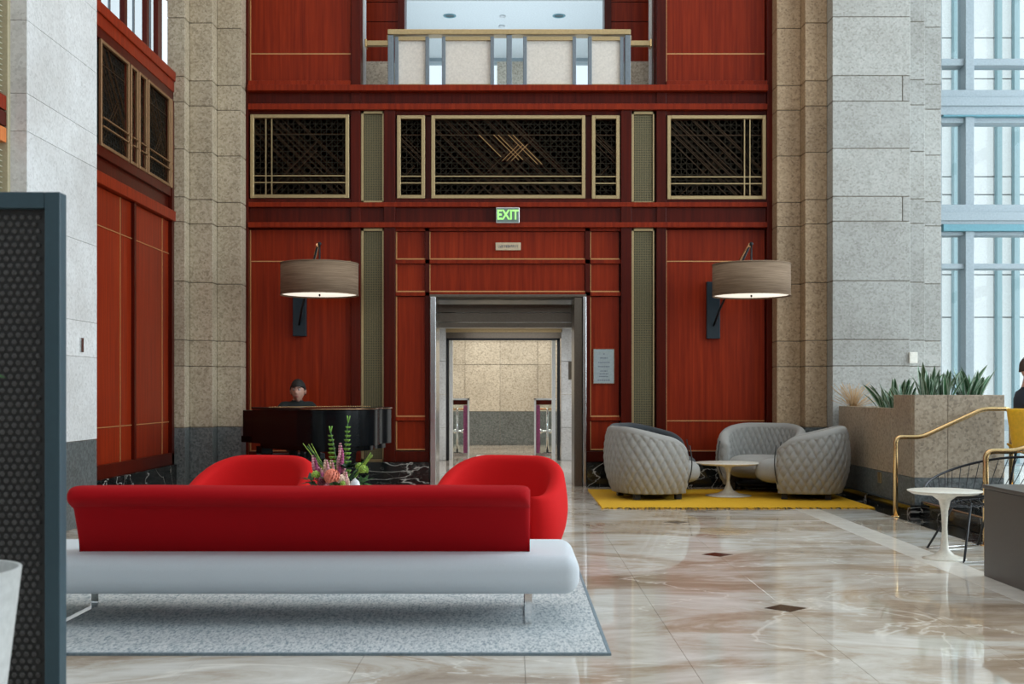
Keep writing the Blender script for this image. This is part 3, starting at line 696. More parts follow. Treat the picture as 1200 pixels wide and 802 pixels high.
for s in (-1, 1):
    cx = (wx(424, 17.4), wx(470.5, 17.4)) if s < 0 else (wx(712, 17.4), wx(770, 17.4))
    for q0, q1 in ((-110, 2), (3, 25), (26, 72)):
        MB().box(cx[0], cx[1], 17.4, 17.6, wz(q1, 17.4), wz(q0, 17.4)).build('panel', 'red_wood', ga)
    xi = cx[1] if s < 0 else cx[0]
    MB().box(xi - .05, xi + .05, 17.34, 17.7, GZ, 8).build('panel_post', 'dark_red_wood', ga)
    a, b_ = (wx(429, 17.1), wx(462, 17.1)) if s < 0 else (wx(732, 17.1), wx(765, 17.1))
    MB().box(a, b_, 17.05, 17.25, GZ, wz(72, 17.05)).build('low_wall', 'stone', ga)
    a = wx(424, 16.7) if s < 0 else wx(761, 16.7)
    MB().box(a, a + .05, 16.65, 16.8, GZ, 8).build('white_post', 'white_paint', ga)
for px, lab in ((527, 'dark round downlight in the gallery ceiling, left one'), (655, 'dark round downlight in the gallery ceiling, right one')):
    t = empty('downlight', (wx(px, 21.3), 21.3, 8.0), 0, lab, 'downlight', 'downlights in the gallery ceiling')
    MB().lathe([(.03, 0), (.115, 0), (.115, -.012), (.09, -.012), (.085, -.004), (.03, -.004)], n=24).build('trim_ring', 'window_teal', t)
    MB().lathe([(.0, -.006), (.085, -.006)], n=24, caps=False).build('reflector', 'downlight_dark', t)
for (px, py), lab in (((589, 18.5), 'small pale sprinkler disc in the gallery ceiling'), ((588, 30), 'small white ceiling fitting behind the balcony rail')):
    Yd = (8.0 - CH) * F / (460 - py); t = MB().lathe([(.0, 0), (.05, 0), (.06, -.02), (.0, -.025)], (wx(px, Yd), Yd, 8.0), 16).build('sprinkler', 'white_paint'); tag(t, lab, 'ceiling fitting')
# railing
rl = empty('balcony_railing', (wx(596.5, 16.2), 16.2, GZ), 0, 'steel balcony railing with four cream panels above the doorway', 'railing')
def rp(name, mat, p0, p1, q0, q1, y0, y1, bevel=.006):
    cx = wx(596.5, 16.2); return bx(name, mat, rl, wx(p0, 16.2) - cx, wx(p1, 16.2) - cx, y0, y1, wz(q1, 16.2) - GZ, wz(q0, 16.2) - GZ, bevel=bevel)
rp('handrail', 'brass_frame', 455, 738.5, 36.5, 42.5, -.09, .10)
for p0, p1 in ((455, 461.5), (593.5, 600), (732, 738.5)): rp('post', 'blue_steel', p0, p1, 42.5, 102.6, -.07, .07)
for p0, p1, in ((463, 503), (518, 579), (613, 675), (689, 730.5)):
    fr = MB(); cx = wx(596.5, 16.2); x0, x1, z0, z1 = wx(p0, 16.2) - cx, wx(p1, 16.2) - cx, wz(102.6, 16.2) - GZ, wz(44, 16.2) - GZ; t_ = .05
    fr.box(x0, x0 + t_, -.05, .05, z0, z1).box(x1 - t_, x1, -.05, .05, z0, z1).build('frame', 'blue_steel', rl, bevel=.005)
    MB().box(x0 + t_, x1 - t_, -.05, .05, z1 - t_, z1).box(x0 + t_, x1 - t_, -.05, .05, z0, z0 + .035).build('frame_rail', 'brass_frame', rl)
    MB().box(x0 + t_, x1 - t_, -.012, .012, z0 + .035, z1 - t_).build('infill_panel', 'cream_panel', rl)
for p0, p1 in ((426, 455), (738.5, 766)): rp('side_rail', 'brass_frame', p0, p1, 41, 47, .25, .33)
for p0, p1 in ((425, 427.5), (764, 766.5)): rp('side_bracket', 'brass', p0, p1, 40, 49, .22, .36)
for p0, p1 in ((453.5, 457), (737, 740)): rp('side_link', 'brass_frame', p0, p1, 41, 47, .0, .33)

# ================================================================== SIGNS
def text_mesh(txt, size, mat, parent, loc, name='lettering', depth=.003, bold=.0):
    cu = bpy.data.curves.new(name, 'FONT'); cu.body = txt; cu.size = size; cu.extrude = depth; cu.offset = bold; cu.align_x = 'CENTER'; cu.align_y = 'CENTER'
    o = bpy.data.objects.new(name, cu); COL.objects.link(o); bpy.context.view_layer.update()
    me = bpy.data.meshes.new_from_object(o.evaluated_get(bpy.context.evaluated_depsgraph_get())); bpy.data.objects.remove(o)
    me.materials.clear(); me.materials.append(MATS[mat]); q = bpy.data.objects.new(name, me); COL.objects.link(q); q.parent = parent
    q.location = loc; q.rotation_euler = (R(90), 0, 0); return q
YS = 16.18
ex = empty('exit_sign', (wx(595, YS), YS, wz(262, YS)), 0, 'green and white lit EXIT sign over the doorway', 'exit sign')
w = 27.5 * YS / F / 2; h = 18.5 * YS / F
MB().box(-w, w, -.03, .06, 0, h).build('housing', 'steel', ex, bevel=.006); MB().box(-w + .012, w - .012, -.034, -.028, .012, h - .012).build('face', 'sign_face', ex)
q = text_mesh('EXIT', .20, 'sign_letter', ex, (0, -.037, h / 2), bold=.004); q.scale = (.72, .92, 1)
YP = 16.28
t = empty('name_plate', (wx(595.5, YP), YP, wz(293.5, YP)), 0, 'narrow brass name plate under the exit sign', 'name plate')
w = 29.5 * YP / F / 2; h = 9 * YP / F
MB().box(-w, w, -.014, .02, 0, h).build('plate', 'plate_cream', t, bevel=.004)
mk = MB(); rnd = random.Random(2)
for i in range(13):
    x = -w + .035 + i * (2 * w - .07) / 12.5; mk.box(x, x + .005, -.017, -.013, .034, .07)
    mk.box(x, x + .013, -.017, -.013, rnd.choice((.034, .05, .064)), rnd.choice((.041, .057, .07)))
mk.build('engraving', 'plaque_mark', t)
t = empty('wall_plaque', (wx(707.5, YP), YP, wz(449.5, YP)), 0, 'grey engraved plaque on the panel right of the doorway', 'plaque')
w = 24 * YP / F / 2; h = 40 * YP / F
MB().box(-w, w, -.016, .02, 0, h).build('plate', 'plaque_grey', t, bevel=.004)
MB().box(-w - .006, -w, -.02, .02, -.006, h + .006).box(w, w + .006, -.02, .02, -.006, h + .006).box(-w, w, -.02, .02, -.006, 0).box(-w, w, -.02, .02, h, h + .006).build('rim', 'rose_brass', t)
mk = MB()
for (fz, a) in ((.86, .08), (.74, .36), (.61, .55), (.49, .55), (.36, .34), (.28, .42), (.2, .45), (.09, .6)):
    z = h * fz; x = -w * a
    while x < w * a:
        l = rnd.uniform(.01, .028); mk.box(x, min(x + l, w * a), -.0185, -.015, z - .006, z + .006); x += l + .007
mk.build('engraving', 'plaque_mark', t)

# ================================================================== WALL LAMPS
def wall_lamp(cx, plate_x, top_z, bot_z, plate_z, label):
    Yl = 15.2
    t = empty('wall_lamp', (plate_x, 16.28, plate_z[0]), 0, label, 'wall lamp', 'drum shade wall lamps on the red panelling')
    dx = cx - plate_x; dy = Yl - 16.28; dz = lambda z: z - plate_z[0]
    MB().box(-.09, .09, -.06, .02, 0, plate_z[1] - plate_z[0]).build('back_plate', 'plate_blue', t, bevel=.006)
    pk = wz(288, 15.3)
    MB().tube([(0, -.08, dz(bot_z - .32)), (dx * .15, -.25, dz(bot_z - .12)), (dx * .93, dy + .02, dz(pk - .02))], .014).build('arm', 'black_metal', t)
    MB().tube([(dx * .60, dy * .55, dz(pk - .26)), (dx * .95, dy, dz(pk))], .022).build('arm_sleeve', 'rose_brass', t)
    MB().tube([(dx, dy, dz(pk + .01)), (dx, dy, dz(bot_z - .01))], .012).build('stem', 'black_metal', t)
    MB().ball((dx, dy, dz(pk + .01)), .025).build('pivot', 'black_metal', t)
    r = 45.2 * Yl / F
    n = 48; prof = [(r, bot_z), (r, top_z), (r - .012, top_z), (r - .012, bot_z)]
    MB().rings([[(dx + a * math.cos(2 * PI * k / n), dy + a * math.sin(2 * PI * k / n), dz(z)) for k in range(n)] for a, z in prof], 0, False, True).build('lamp_shade', 'linen', t)
    for z, nm in ((top_z, 'top_trim'), (bot_z, 'bottom_trim')):
        MB().tube([(dx + r * math.cos(2 * PI * k / n), dy + r * math.sin(2 * PI * k / n), dz(z)) for k in range(n)], .007, 6, closed=True).build(nm, 'linen', t)
    MB().lathe([(.0, dz(bot_z + .012)), (r - .014, dz(bot_z + .012)), (r - .014, dz(bot_z + .018)), (0, dz(bot_z + .018))], (dx, dy, 0), 48, caps=False).build('diffuser', 'lamp_glow', t)
    MB().lathe([(.0, dz(top_z - .05)), (r - .014, dz(top_z - .05))], (dx, dy, 0), 48, caps=False).build('top_diffuser', 'white_paint', t)
    MB().ball((dx, dy, dz(bot_z - .005)), .012).build('finial', 'black_metal', t)
wall_lamp(wx(374.5, 15.2), wx(350.5, 16.2), wz(309.5, 15.2), wz(346, 15.2), (wz(394, 16.2), wz(318, 16.2)), 'drum shade wall lamp on the left, above the piano')
wall_lamp(wx(880.5, 15.2), wx(836.5, 16.2), wz(310.5, 15.2), wz(347, 15.2), (wz(397, 16.2), wz(330, 16.2)), 'drum shade wall lamp on the right, above the grey chairs')

# ================================================================== SOFA
so = empty('sofa', (-1.19, 6.7, 0), 0, 'long low sofa seen from behind, red back on pale bench seat', 'sofa')
def sx(x): return x + 1.19
def sy(y): return y - 6.7
def rounded(x0, x1, y0, y1, z0, z1, r, seg, name, mat, parent):
    return MB().box(x0, x1, y0, y1, z0, z1).build(name, mat, parent, bevel=r, seg=seg)
rounded(-1.56, 1.555, sy(6.38), sy(7.22), .19, .402, .085, 8, 'seat', 'white_fabric', so)
# back: leaning profile (y,z) with a soft overhanging lip, lofted with rounded ends
prof = [(6.60, .385), (6.56, .46), (6.49, .58), (6.445, .655), (6.40, .672), (6.355, .69), (6.325, .715), (6.325, .74), (6.345, .762), (6.39, .775), (6.46, .777), (6.53, .765), (6.585, .73), (6.62, .67), (6.67, .55), (6.72, .44), (6.73, .385)]
prof = [(p.x, p.y) for p in smooth_path([(a, b_, 0) for a, b_ in prof], 3)]
cy_, cz_ = 6.56, .57
rings = []
L0, L1 = sx(-2.38), sx(.098)
for t_, s_ in [(0, .0), (.0, .62), (.012, .86), (.03, .95), (.06, .99), (.09, 1.0)]:
    rings.append([(L0 + t_, sy(cy_ + (y - cy_) * (s_ if s_ else .3)), cz_ + (z - cz_) * (1 if z < .4 else (s_ * .35 + .65 if s_ else .8))) for y, z in prof])
rings += [[(L0 + .09 + (L1 - L0 - .18) * k / 6, sy(y), z + .003 * math.sin(k * 1.7)) for y, z in prof] for k in range(1, 6)]
for t_, s_ in [(0, .0), (.0, .62), (.012, .86), (.03, .95), (.06, .99), (.09, 1.0)][::-1]:
    rings.append([(L1 - t_, sy(cy_ + (y - cy_) * (s_ if s_ else .3)), cz_ + (z - cz_) * (1 if z < .4 else (s_ * .35 + .65 if s_ else .8))) for y, z in prof])
MB().rings(rings).build('backrest', 'red_fabric', so)
MB().tube([(sx(-2.32), sy(6.452), .652), (sx(.04), sy(6.452), .652)], .004, 6).build('seam', 'red_fabric', so)
for xx in (-2.47, .09):
    pts = round_corners([(sx(xx), sy(6.52), .20), (sx(xx), sy(6.52), .012), (sx(xx), sy(7.08), .012), (sx(xx), sy(7.08), .20)], .03)
    rr = []
    P_ = pts
    for i, p in enumerate(P_):
        t_ = (P_[min(i + 1, len(P_) - 1)] - P_[max(i - 1, 0)]).normalized(); nrm = Vector((0, -t_.z, t_.y)) * .007
        rr.append([p + nrm + Vector((.02, 0, 0)), p + nrm - Vector((.02, 0, 0)), p - nrm - Vector((.02, 0, 0)), p - nrm + Vector((.02, 0, 0))])
    MB().rings(rr, smooth=False).build('leg', 'chrome', so)

rg = empty('rug', (-1.27, 7.5, 0), 0, 'pale grey-blue flecked rug under the long sofa', 'rug')
MB().box(-1.73, 1.735, -1.68, 1.7, .0005, .014).build('pile', 'rug_weave', rg, bevel=.004, seg=1)
MB().box(-1.75, -1.73, -1.70, 1.72, .0005, .013).box(1.735, 1.752, -1.70, 1.72, .0005, .013).box(-1.73, 1.735, -1.70, -1.68, .0005, .013).box(-1.73, 1.735, 1.70, 1.72, .0005, .013).build('binding', 'rug_edge', rg)

# ================================================================== TUB CHAIRS
def tub_shell(W, D, thick, z0, hback, harm, amax, quilt=0, n_e=2.5, bulge=.02, seed=0, nu=140, nv=56, taper=.04, lean=0.0, endn=7, drop=0.0):
    """shell swept round a super-ellipse; opening towards -y, back at +y. returns MB"""
    mb = MB(); rings = []
    def plan(a, off):
        c, s = math.cos(a), math.sin(a)      # a = 0 at the back (+y)
        r = ((abs(s) / (W / 2 + off)) ** n_e + (abs(c) / (D / 2 + off)) ** n_e) ** (-1 / n_e)
        return Vector((s * r, c * r, 0))
    for i in range(nu + 1):
        u = i / nu; a = -amax + 2 * amax * u
        k = 0.5 - 0.5 * math.cos(min(1, max(0, (abs(a) - .45) / (amax - .45))) * PI)
        h = hback + (harm - hback) * k
        e = min(u, 1 - u) * nu
        h -= drop * max(0, 1 - e / (endn * 2)) ** 2
        endr = 1.0 if e >= endn else math.sqrt(max(0, 1 - (1 - e / endn) ** 2)) * .9 + .1    # rounded front edge of the arms
        ring = []
        hh = h
        for j in range(nv):
            v = j / nv
            # profile: outer bottom -> outer top -> over -> inner bottom
            if v < .5:
                q = v / .5; z = z0 + (hh - thick * .5 - z0) * q; off = bulge * math.sin(PI * min(1, q * 1.0)) - taper * (1 - q) ** 3 + lean * q
            elif v < .68:
                q = (v - .5) / .18 * PI; off = lean - thick * .5 + thick * .5 * math.cos(q); z = hh - thick * .5 + thick * .5 * math.sin(q)
            else:
                q = 1 - (v - .68) / .32; off = -thick + (lean * q) - .02 * (1 - q); z = z0 + .1 + (hh - thick * .5 - z0 - .1) * q
            oc = -thick / 2
            off = oc + (off - oc) * endr
            if quilt and v < .97:
                s_ = a * (W + D) / 4 / .098 + .12 * math.sin(z * 7 + a * 2); tt = z / .165 + .10 * math.sin(a * 3)
                hq = abs(math.sin(PI * (s_ + tt)) * math.sin(PI * (s_ - tt))) ** .42
                off += quilt * (hq - .6) * (1 if v < .5 else (0 if v < .68 else -1))
            p = plan(a, off); ring.append((p.x, p.y, z))
        rings.append(ring)
    return mb.rings(rings)
def cushion(W, D, z0, z1, y0, name, mat, parent, n_e=3, quilt=0):
    """rounded seat, centre (0,y0)"""
    rings = []; m_ = 14; n = 72
    for i in range(m_ + 1):
        t = -PI / 2 + PI * i / m_; cz = math.sin(t); cr = abs(math.cos(t)) ** .45
        z = (z0 + z1) / 2 + (z1 - z0) / 2 * (abs(cz) ** .8) * (1 if cz > 0 else -1)
        ring = []
        for k in range(n):
            a = 2 * PI * k / n; c, s = math.cos(a), math.sin(a)
            r = ((abs(s) / (W / 2)) ** n_e + (abs(c) / (D / 2)) ** n_e) ** (-1 / n_e)
            r = r * max(.02, cr) + quilt * math.cos(k * PI / 2 * 3)
            ring.append((s * r, y0 + c * r, z))
        rings.append(ring)
    return MB().rings(rings).build(name, mat, parent)
def quilted_chair(name, loc, rz, mat, label, group):
    t = empty(name, loc, rz, label, 'armchair', group)
    tub_shell(1.10, 1.00, .13, .07, .86, .72, 2.20, quilt=.024, bulge=.035, taper=.07, nu=230, nv=120, endn=14, drop=.13).build('shell', mat, t)
    cushion(.80, .84, .17, .46, -.16, 'seat', mat, t, quilt=.004)
    # piping along the front edge of the shell
    def edge(a_sign):
        pts = []
        for q in range(13):
            f = q / 12; a = a_sign * 2.13; n_e = 2.5; off = .010 + .035 * math.sin(PI * f) - .07 * (1 - f) ** 3; c, s = math.cos(a), math.sin(a)
            r = ((abs(s) / (.55 + off)) ** n_e + (abs(c) / (.50 + off)) ** n_e) ** (-1 / n_e); pts.append((s * r, c * r, .12 + .52 * f))
        return pts
    for s_ in (-1, 1): MB().tube(edge(s_), .007, 6).build('piping', 'piping', t)
    for x, y in ((-.34, -.22), (.34, -.22), (-.3, .28), (.3, .28)): MB().box(x - .035, x + .035, y - .035, y + .035, 0, .10).build('foot', 'black_metal', t)
    MB().lathe([(.30, .04), (.33, .1)], (0, 0.03, 0), 32).build('base_ring', 'black_metal', t)
    return t
G = 'quilted tub chairs round the low table'
YR = .016
quilted_chair('tub_armchair', (wx(762, 14.42), 14.42, YR), R(104), 'grey_fabric', 'grey quilted tub chair at front left of the yellow rug', G)
quilted_chair('tub_armchair', (wx(943, 14.42), 14.42, YR), R(-106), 'grey_fabric', 'grey quilted tub chair at front right, beside the planter', G)
quilted_chair('tub_armchair', (wx(893, 15.5), 15.5, YR), R(-20), 'grey_fabric', 'grey quilted tub chair at the back, behind the low white table', G)
quilted_chair('tub_armchair', (wx(762, 15.52), 15.52, YR), R(60), 'charcoal_fabric', 'charcoal tub chair mostly hidden behind the front left grey chair', G)

def red_chair(loc, rz, label):
    t = empty('lounge_chair', loc, rz, label, 'armchair', 'red lounge chairs facing the sofa')
    tub_shell(.86, .82, .11, .10, .80, .55, 2.25, quilt=0, bulge=.04, taper=.05, n_e=2.4, nu=72, nv=44, lean=.035).build('shell', 'chair_red', t)
    cushion(.62, .70, .16, .44, -.12, 'seat', 'chair_red', t)
    MB().lathe([(.26, 0), (.27, .015), (.05, .03), (.035, .05), (.035, .14)], n=32).build('swivel_base', 'chrome', t)
red_chair((wx(584, 8.55), 8.5, .014), R(-16), 'red tub lounge chair on the right, in front of the doorway')
red_chair((wx(293, 8.55), 8.5, .014), R(-12), 'red tub lounge chair on the left, in front of the piano')

# coffee table hidden behind the sofa back, carrying the flowers
ct = empty('coffee_table', (-1.10, 7.95, .014), 0, 'low round white table behind the sofa carrying the flowers', 'table')
MB().lathe([(.0, .385), (.36, .385), (.385, .395), (.385, .405), (.0, .405)], n=48, caps=False).build('table_top', 'white_lacquer', ct)
MB().lathe([(.24, 0), (.24, .01), (.06, .04), (.03, .12), (.03, .3), (.06, .385)], n=32).build('pedestal', 'white_lacquer', ct)
# ---- flowers
FX, FYY, FZ = -1.13, 7.95, .419
va = MB().lathe([(.045, 0), (.085, .02), (.105, .09), (.10, .15), (.075, .20), (.07, .20), (.09, .14), (.08, .03), (0.001, .02)], (FX, FYY, FZ), 28, caps=False).build('flower_vase', 'ceramic'); tag(va, 'squat white vase under the flower arrangement', 'vase')
wv = MB().lathe([(.0, 0), (.03, .004), (.042, .05), (.028, .10), (.0, .125)], (wx(416, 7.75), 7.75, .60), 16, caps=False).build('white_calla', 'ceramic'); tag(wv, 'white bloom low at the right of the bouquet', 'flower', 'flowers in the bouquet')
rnd = random.Random(5)
def fpt(px, py, Y): return Vector((wx(px, Y), Y, wz(py, Y)))
ROOT = Vector((FX, FYY, FZ + .17))
def flower(name, tip, base_mat, label, builder, group='flowers in the bouquet'):
    t = empty(name, ROOT, 0, label, 'flower', group); tp = tip - ROOT
    mid = tp * .5 + Vector((0, 0, .02))
    MB().tube(smooth_path([(0, 0, -.10), mid, tp], 5), .0035, 6).build('stem', 'leaf_mid', t); builder(t, tp, tip); return t
def spire(mat, mats, L):
    def b_(t, tp, tip):
        d = tp.normalized(); d = (d + Vector((0, 0, 1.2))).normalized()
        k = 0; z = L
        while z > 0:
            f = z / L; r = .006 + .02 * (f ** .7)
            for q in range(3):
                a = k * 2.4 + q * 2.09; p = tp - d * z + Vector((math.cos(a), math.sin(a), .2)) * r * .8
                MB().ball(p, r * .62, r * .62, r * .75, 8, 5).build('floret', mats[(k + q) % len(mats)], t)
            z -= .018; k += 1
    return b_
def bells(L):
    def b_(t, tp, tip):
        d = (tp.normalized() + Vector((0, 0, 1.5))).normalized(); z = L; k = 0
        while z > 0.03:
            f = z / L; r = .010 + .012 * f
            for q in range(3):
                a = k * 1.05 + q * 2.09; p = tp - d * z; o = Vector((math.cos(a), math.sin(a), .35)) 
                MB().lathe([(.003, 0), (r * .7, r * .5), (r, r * 1.0), (r * .92, r * 1.02), (r * .5, r * .5)], p + o * r * .7, 10, caps=False).build('bell', 'bell_green', t)
            z -= .030; k += 1
        for q in range(3):
            a = q * 2.1; MB().tube([tp - d * .02, tp + Vector((math.cos(a) * .012, math.sin(a) * .012, .025))], .004, 5).build('tip_bud', 'bell_green', t)
    return b_
def pom(r, mat, petals=40, shape=.5):
    def b_(t, tp, tip):
        mb = MB(); mb.ball(tp, r * .72, r * .72, r * .62, 12, 8)
        for i in range(petals):
            z = 1 - 1.6 * (i + .5) / petals; a = i * 2.39996; rr = math.sqrt(max(0, 1 - z * z)); n = Vector((rr * math.cos(a), rr * math.sin(a), z))
            c = tp + n * r * .78; s = r * shape * .5; up = n.cross(Vector((.3, .2, 1))).normalized() * s; sd = n.cross(up).normalized() * s
            mb.add([c - sd * .6 - up, c + sd * .6 - up, c + sd + up * .6 + n * r * .2, c - sd + up * .6 + n * r * .2, c + n * r * .12 + up * 1.1, c - n * r * .15], [(0, 1, 2, 3), (3, 2, 4), (0, 3, 5), (1, 0, 5), (2, 1, 5)], 0, True)
        mb.build('bloom', mat, t)
    return b_
def leafy(L, W, mat, n=5):
    def b_(t, tp, tip):
        for i in range(n):
            a = rnd.uniform(0, 6.28); d = Vector((math.cos(a), math.sin(a) * .6, rnd.uniform(-.3, .6))).normalized(); s = d.cross(Vector((0, 0, 1))).normalized() * W
            p0 = tp * .8; ps = [p0, p0 + d * L * .35 + s, p0 + d * L, p0 + d * L * .35 - s, p0 + d * L * .4 + Vector((0, 0, .006))]
            MB().add(ps, [(0, 1, 4), (1, 2, 4), (2, 3, 4), (3, 0, 4)], 0, True).build('leaf', mat, t)
    return b_
def grassy():
    def b_(t, tp, tip):
        for q in range(3):
            a = Vector((rnd.uniform(-.03, .03), rnd.uniform(-.02, .02), rnd.uniform(-.02, .02)))
            p = smooth_path([tp * .35, tp * .7 + a * .5, tp + a], 4); MB().tube(p, .005, 5, rfn=lambda f: .006 * (1 - .8 * f) + .001).build('blade', 'lime', t)
    return b_
flower('bell_stem', fpt(408, 492, 7.95), None, 'tallest green bell stem rising from the bouquet', bells(.42))
flower('bell_stem', fpt(387, 504, 8.0), None, 'second green bell stem, left of the tallest', bells(.32))
P3 = ['pink_petal', 'pink_petal', 'magenta_petal']; B3 = ['blush_petal', 'blush_petal', 'pink_petal']
flower('snapdragon', fpt(366, 534, 7.9), None, 'pink spire at the left of the bouquet', spire(None, P3, .15))
flower('snapdragon', fpt(399, 520, 7.9), None, 'pink spire in the middle between the green bell stems', spire(None, P3, .20))
flower('snapdragon', fpt(381, 538, 7.8), None, 'cream spire left of the coral rose', spire(None, B3, .14))
flower('snapdragon', fpt(388, 540, 7.85), None, 'cream spire above the coral rose', spire(None, B3, .13))
flower('snapdragon', fpt(375, 549, 7.8), None, 'short magenta spire low between left blooms', spire(None, ['magenta_petal', 'pink_petal'], .08))
flower('snapdragon', fpt(405, 553, 7.78), None, 'short blush spire right of the coral rose', spire(None, B3, .10))
flower('rose', fpt(389, 559, 7.72), None, 'large coral rose at the centre of the bouquet', pom(.052, 'coral_petal', 50, .6))
flower('carnation', fpt(400, 562, 7.74), None, 'blush bloom at the right shoulder of the coral rose', pom(.032, 'blush_petal', 34, .6))
flower('carnation', fpt(382, 567, 7.74), None, 'blush bloom tucked below the coral rose', pom(.026, 'pink_petal', 30, .6))
flower('chrysanthemum', fpt(370, 557, 7.74), None, 'lime green pompon left of the coral rose', pom(.030, 'lime', 40, .35))
flower('chrysanthemum', fpt(426, 551, 7.85), None, 'lime green pompon at the right end of the bouquet', pom(.034, 'lime', 44, .35))
flower('chrysanthemum', fpt(421, 547, 8.0), None, 'lime green pompon behind the right end bloom', pom(.028, 'lime', 36, .35))
flower('chrysanthemum', fpt(402, 567, 7.68), None, 'small lime pompon low beside the white bloom', pom(.020, 'lime', 26, .35))
flower('dahlia', fpt(377, 566, 7.72), None, 'dark maroon bloom low left in the bouquet', pom(.030, 'maroon_petal', 34, .5))
flower('grass_spray', fpt(360, 523, 7.95), None, 'pale green blades at the left of the bouquet', grassy())
flower('grass_spray', fpt(435, 531, 7.9), None, 'pale green blades leaning out to the right', grassy())
for px, py, mt, lab in ((356, 560, 'leaf_dark', 'dark foliage sprig at the far left of the bouquet'), (411, 560, 'leaf_dark', 'dark foliage sprig beside the white bloom'), (430, 562, 'leaf_mid', 'mid green foliage sprig at the lower right'),
                    (408, 541, 'leaf_dark', 'dark foliage sprig under the tallest bell stem'), (364, 568, 'leaf_mid', 'green foliage sprig at the lower left'), (395, 569, 'leaf_mid', 'green foliage sprig below the coral rose')):
    flower('foliage_sprig', fpt(px, py, 7.85), None, lab, leafy(.085, .022, mt, 9), 'foliage in the bouquet')

# ================================================================== YELLOW RUG, TABLES
yr = empty('rug', (2.49, 14.4, 0), 0, 'bright yellow fringed rug under the grey tub chairs', 'rug')
MB().box(-1.50, 1.50, -1.25, 1.20, .0005, .014).build('pile', 'yellow_rug', yr)
fg = MB(); rnd = random.Random(9); fd = MB()
for side in (-1, 1):
    x = -1.5
    while x < 1.5:
        y = -1.25 if side < 0 else 1.20; l = rnd.uniform(.05, .1); dx = rnd.uniform(-.015, .015)
        (fd if rnd.random() < .28 else fg).tube([(x, y, .009), (x + dx, y + side * l * .6, .010), (x + dx * 2, y + side * l, .004)], .004, 4); x += .012
tag(fg.build('fringe', 'yellow_rug', yr), kind='stuff'); tag(fd.build('dark_fringe', 'black_cloth', yr), kind='stuff')
def tulip(loc, r, h, br, label, group=None):
    t = empty('pedestal_table', loc, 0, label, 'table', group)
    MB().lathe([(0, h - .028), (r * .86, h - .026), (r, h - .006), (r, h - .001), (r - .004, h), (0, h)], n=56, caps=False).build('table_top', 'white_lacquer', t)
    MB().lathe([(br, 0), (br, .004), (br * .8, .012), (br * .45, .03), (br * .2, .07), (.025, .14), (.02, h * .45), (.026, h * .7), (.045, h * .85), (.09, h - .045), (.13, h - .026)], n=40).build('pedestal', 'white_lacquer', t)
tulip((wx(853.5, 14.62), 14.62, YR), .40, .405, .28, 'low wide white pedestal table between the grey tub chairs')
tulip((wx(1107, 9.2), 9.2, 0), .278, .525, .165, 'small white pedestal side table beside the wire chair')

# ================================================================== PLANTER, STEPS, HANDRAILS
pn = empty('planter', (4.19, 12.44, 0), 0, 'stepped granite planter box beside the steps', 'planter')
def stonebox(x0, x1, y0, y1, z0, z1, cutsx, cutsy, mat, nm):
    """hollow box of slabs: front (y0), back, left (x0), right"""
    th = .09
    xs = [x0] + [x0 + (x1 - x0) * c for c in cutsx] + [x1]; ys = [y0 + th] + [y0 + (y1 - y0) * c for c in cutsy] + [y1]
    for a, b_ in zip(xs[:-1], xs[1:]): MB().box(a + .0015, b_ - .0015, y0, y0 + th, z0, z1).build(nm, mat, pn, bevel=.003, seg=1)
    for a, b_ in zip(ys[:-1], ys[1:]): MB().box(x0, x0 + th, a + .0015, b_ - .0015, z0, z1).build(nm, mat, pn, bevel=.003, seg=1)
    MB().box(x1 - th, x1, y0 + th, y1, z0, z1).build(nm, mat, pn); MB().box(x0 + th, x1 - th, y1 - th, y1, z0, z1).build(nm, mat, pn)
stonebox(0, .94, 0, .68, .39, 1.253, (.37,), (), 'planter_granite', 'stone_slab')
stonebox(0.004, .94, .68, 2.90, .39, 1.105, (), (.26, .5, .75), 'planter_granite', 'stone_slab')
stonebox(0.002, .938, 0.002, .68, 0.10, .388, (.37,), (), 'dark_granite', 'base_slab'); stonebox(0.006, .938, .68, 2.90, .10, .388, (), (.26, .5, .75), 'dark_granite', 'base_slab')
MB().box(-.05, .94, -.03, 2.92, 0, .10).build('kick_slab', 'black_marble', pn)
MB().box(.09, .85, .09, .60, 1.0, 1.17).build('soil', 'soil', pn); MB().box(.09, .85, .76, 2.8, .9, 1.02).build('soil', 'soil', pn)
t = bx('floor_outlet', 'brass_frame', None, 4.17, 4.192, 13.55, 13.63, .25, .37); tag(t, 'small outlet plate low on the planter base', 'outlet')

def blade(L, W, bend, tw):
    """upright sword leaf in 4 columns, pale margins"""
    mb = MB(); n = 9; vs_ = []; fs = []
    for i in range(n + 1):
        f = i / n; w_ = W * (math.sin(PI * (0.10 + .9 * f)) ** .6 if f < 1 else 0.02) * (1 - .1 * f); c = Vector((bend * f * f * L, 0, L * f * (1 - .12 * abs(bend) * f)))
        a = tw * f
        for j, u in enumerate((-1, -.55, 0, .55, 1)):
            vs_.append(c + Vector((math.sin(a) * u * w_, math.cos(a) * u * w_, 0)) + Vector((math.cos(a), -math.sin(a), 0)) * (abs(u) * w_ * .35))
    k = len(vs_)
    for i in range(n):
        for j in range(4): a = i * 5 + j; fs.append(((a, a + 1, a + 6, a + 5), 1 if j in (0, 3) else 0))
    mb.v = [tuple(p) for p in vs_]; mb.f = [list(f) for f, _ in fs]; mb.mi = [m_ for _, m_ in fs]; mb.sm = [True] * len(fs)
    return mb.build('leaf', ['leaf_green', 'leaf_pale'], None, fix=False)
protos = []
rnd = random.Random(12)
for i in range(6):
    o = blade(rnd.uniform(.46, .60), rnd.uniform(.032, .046), rnd.uniform(.05, .45), rnd.uniform(-.8, .8)); protos.append(o)
used = set()
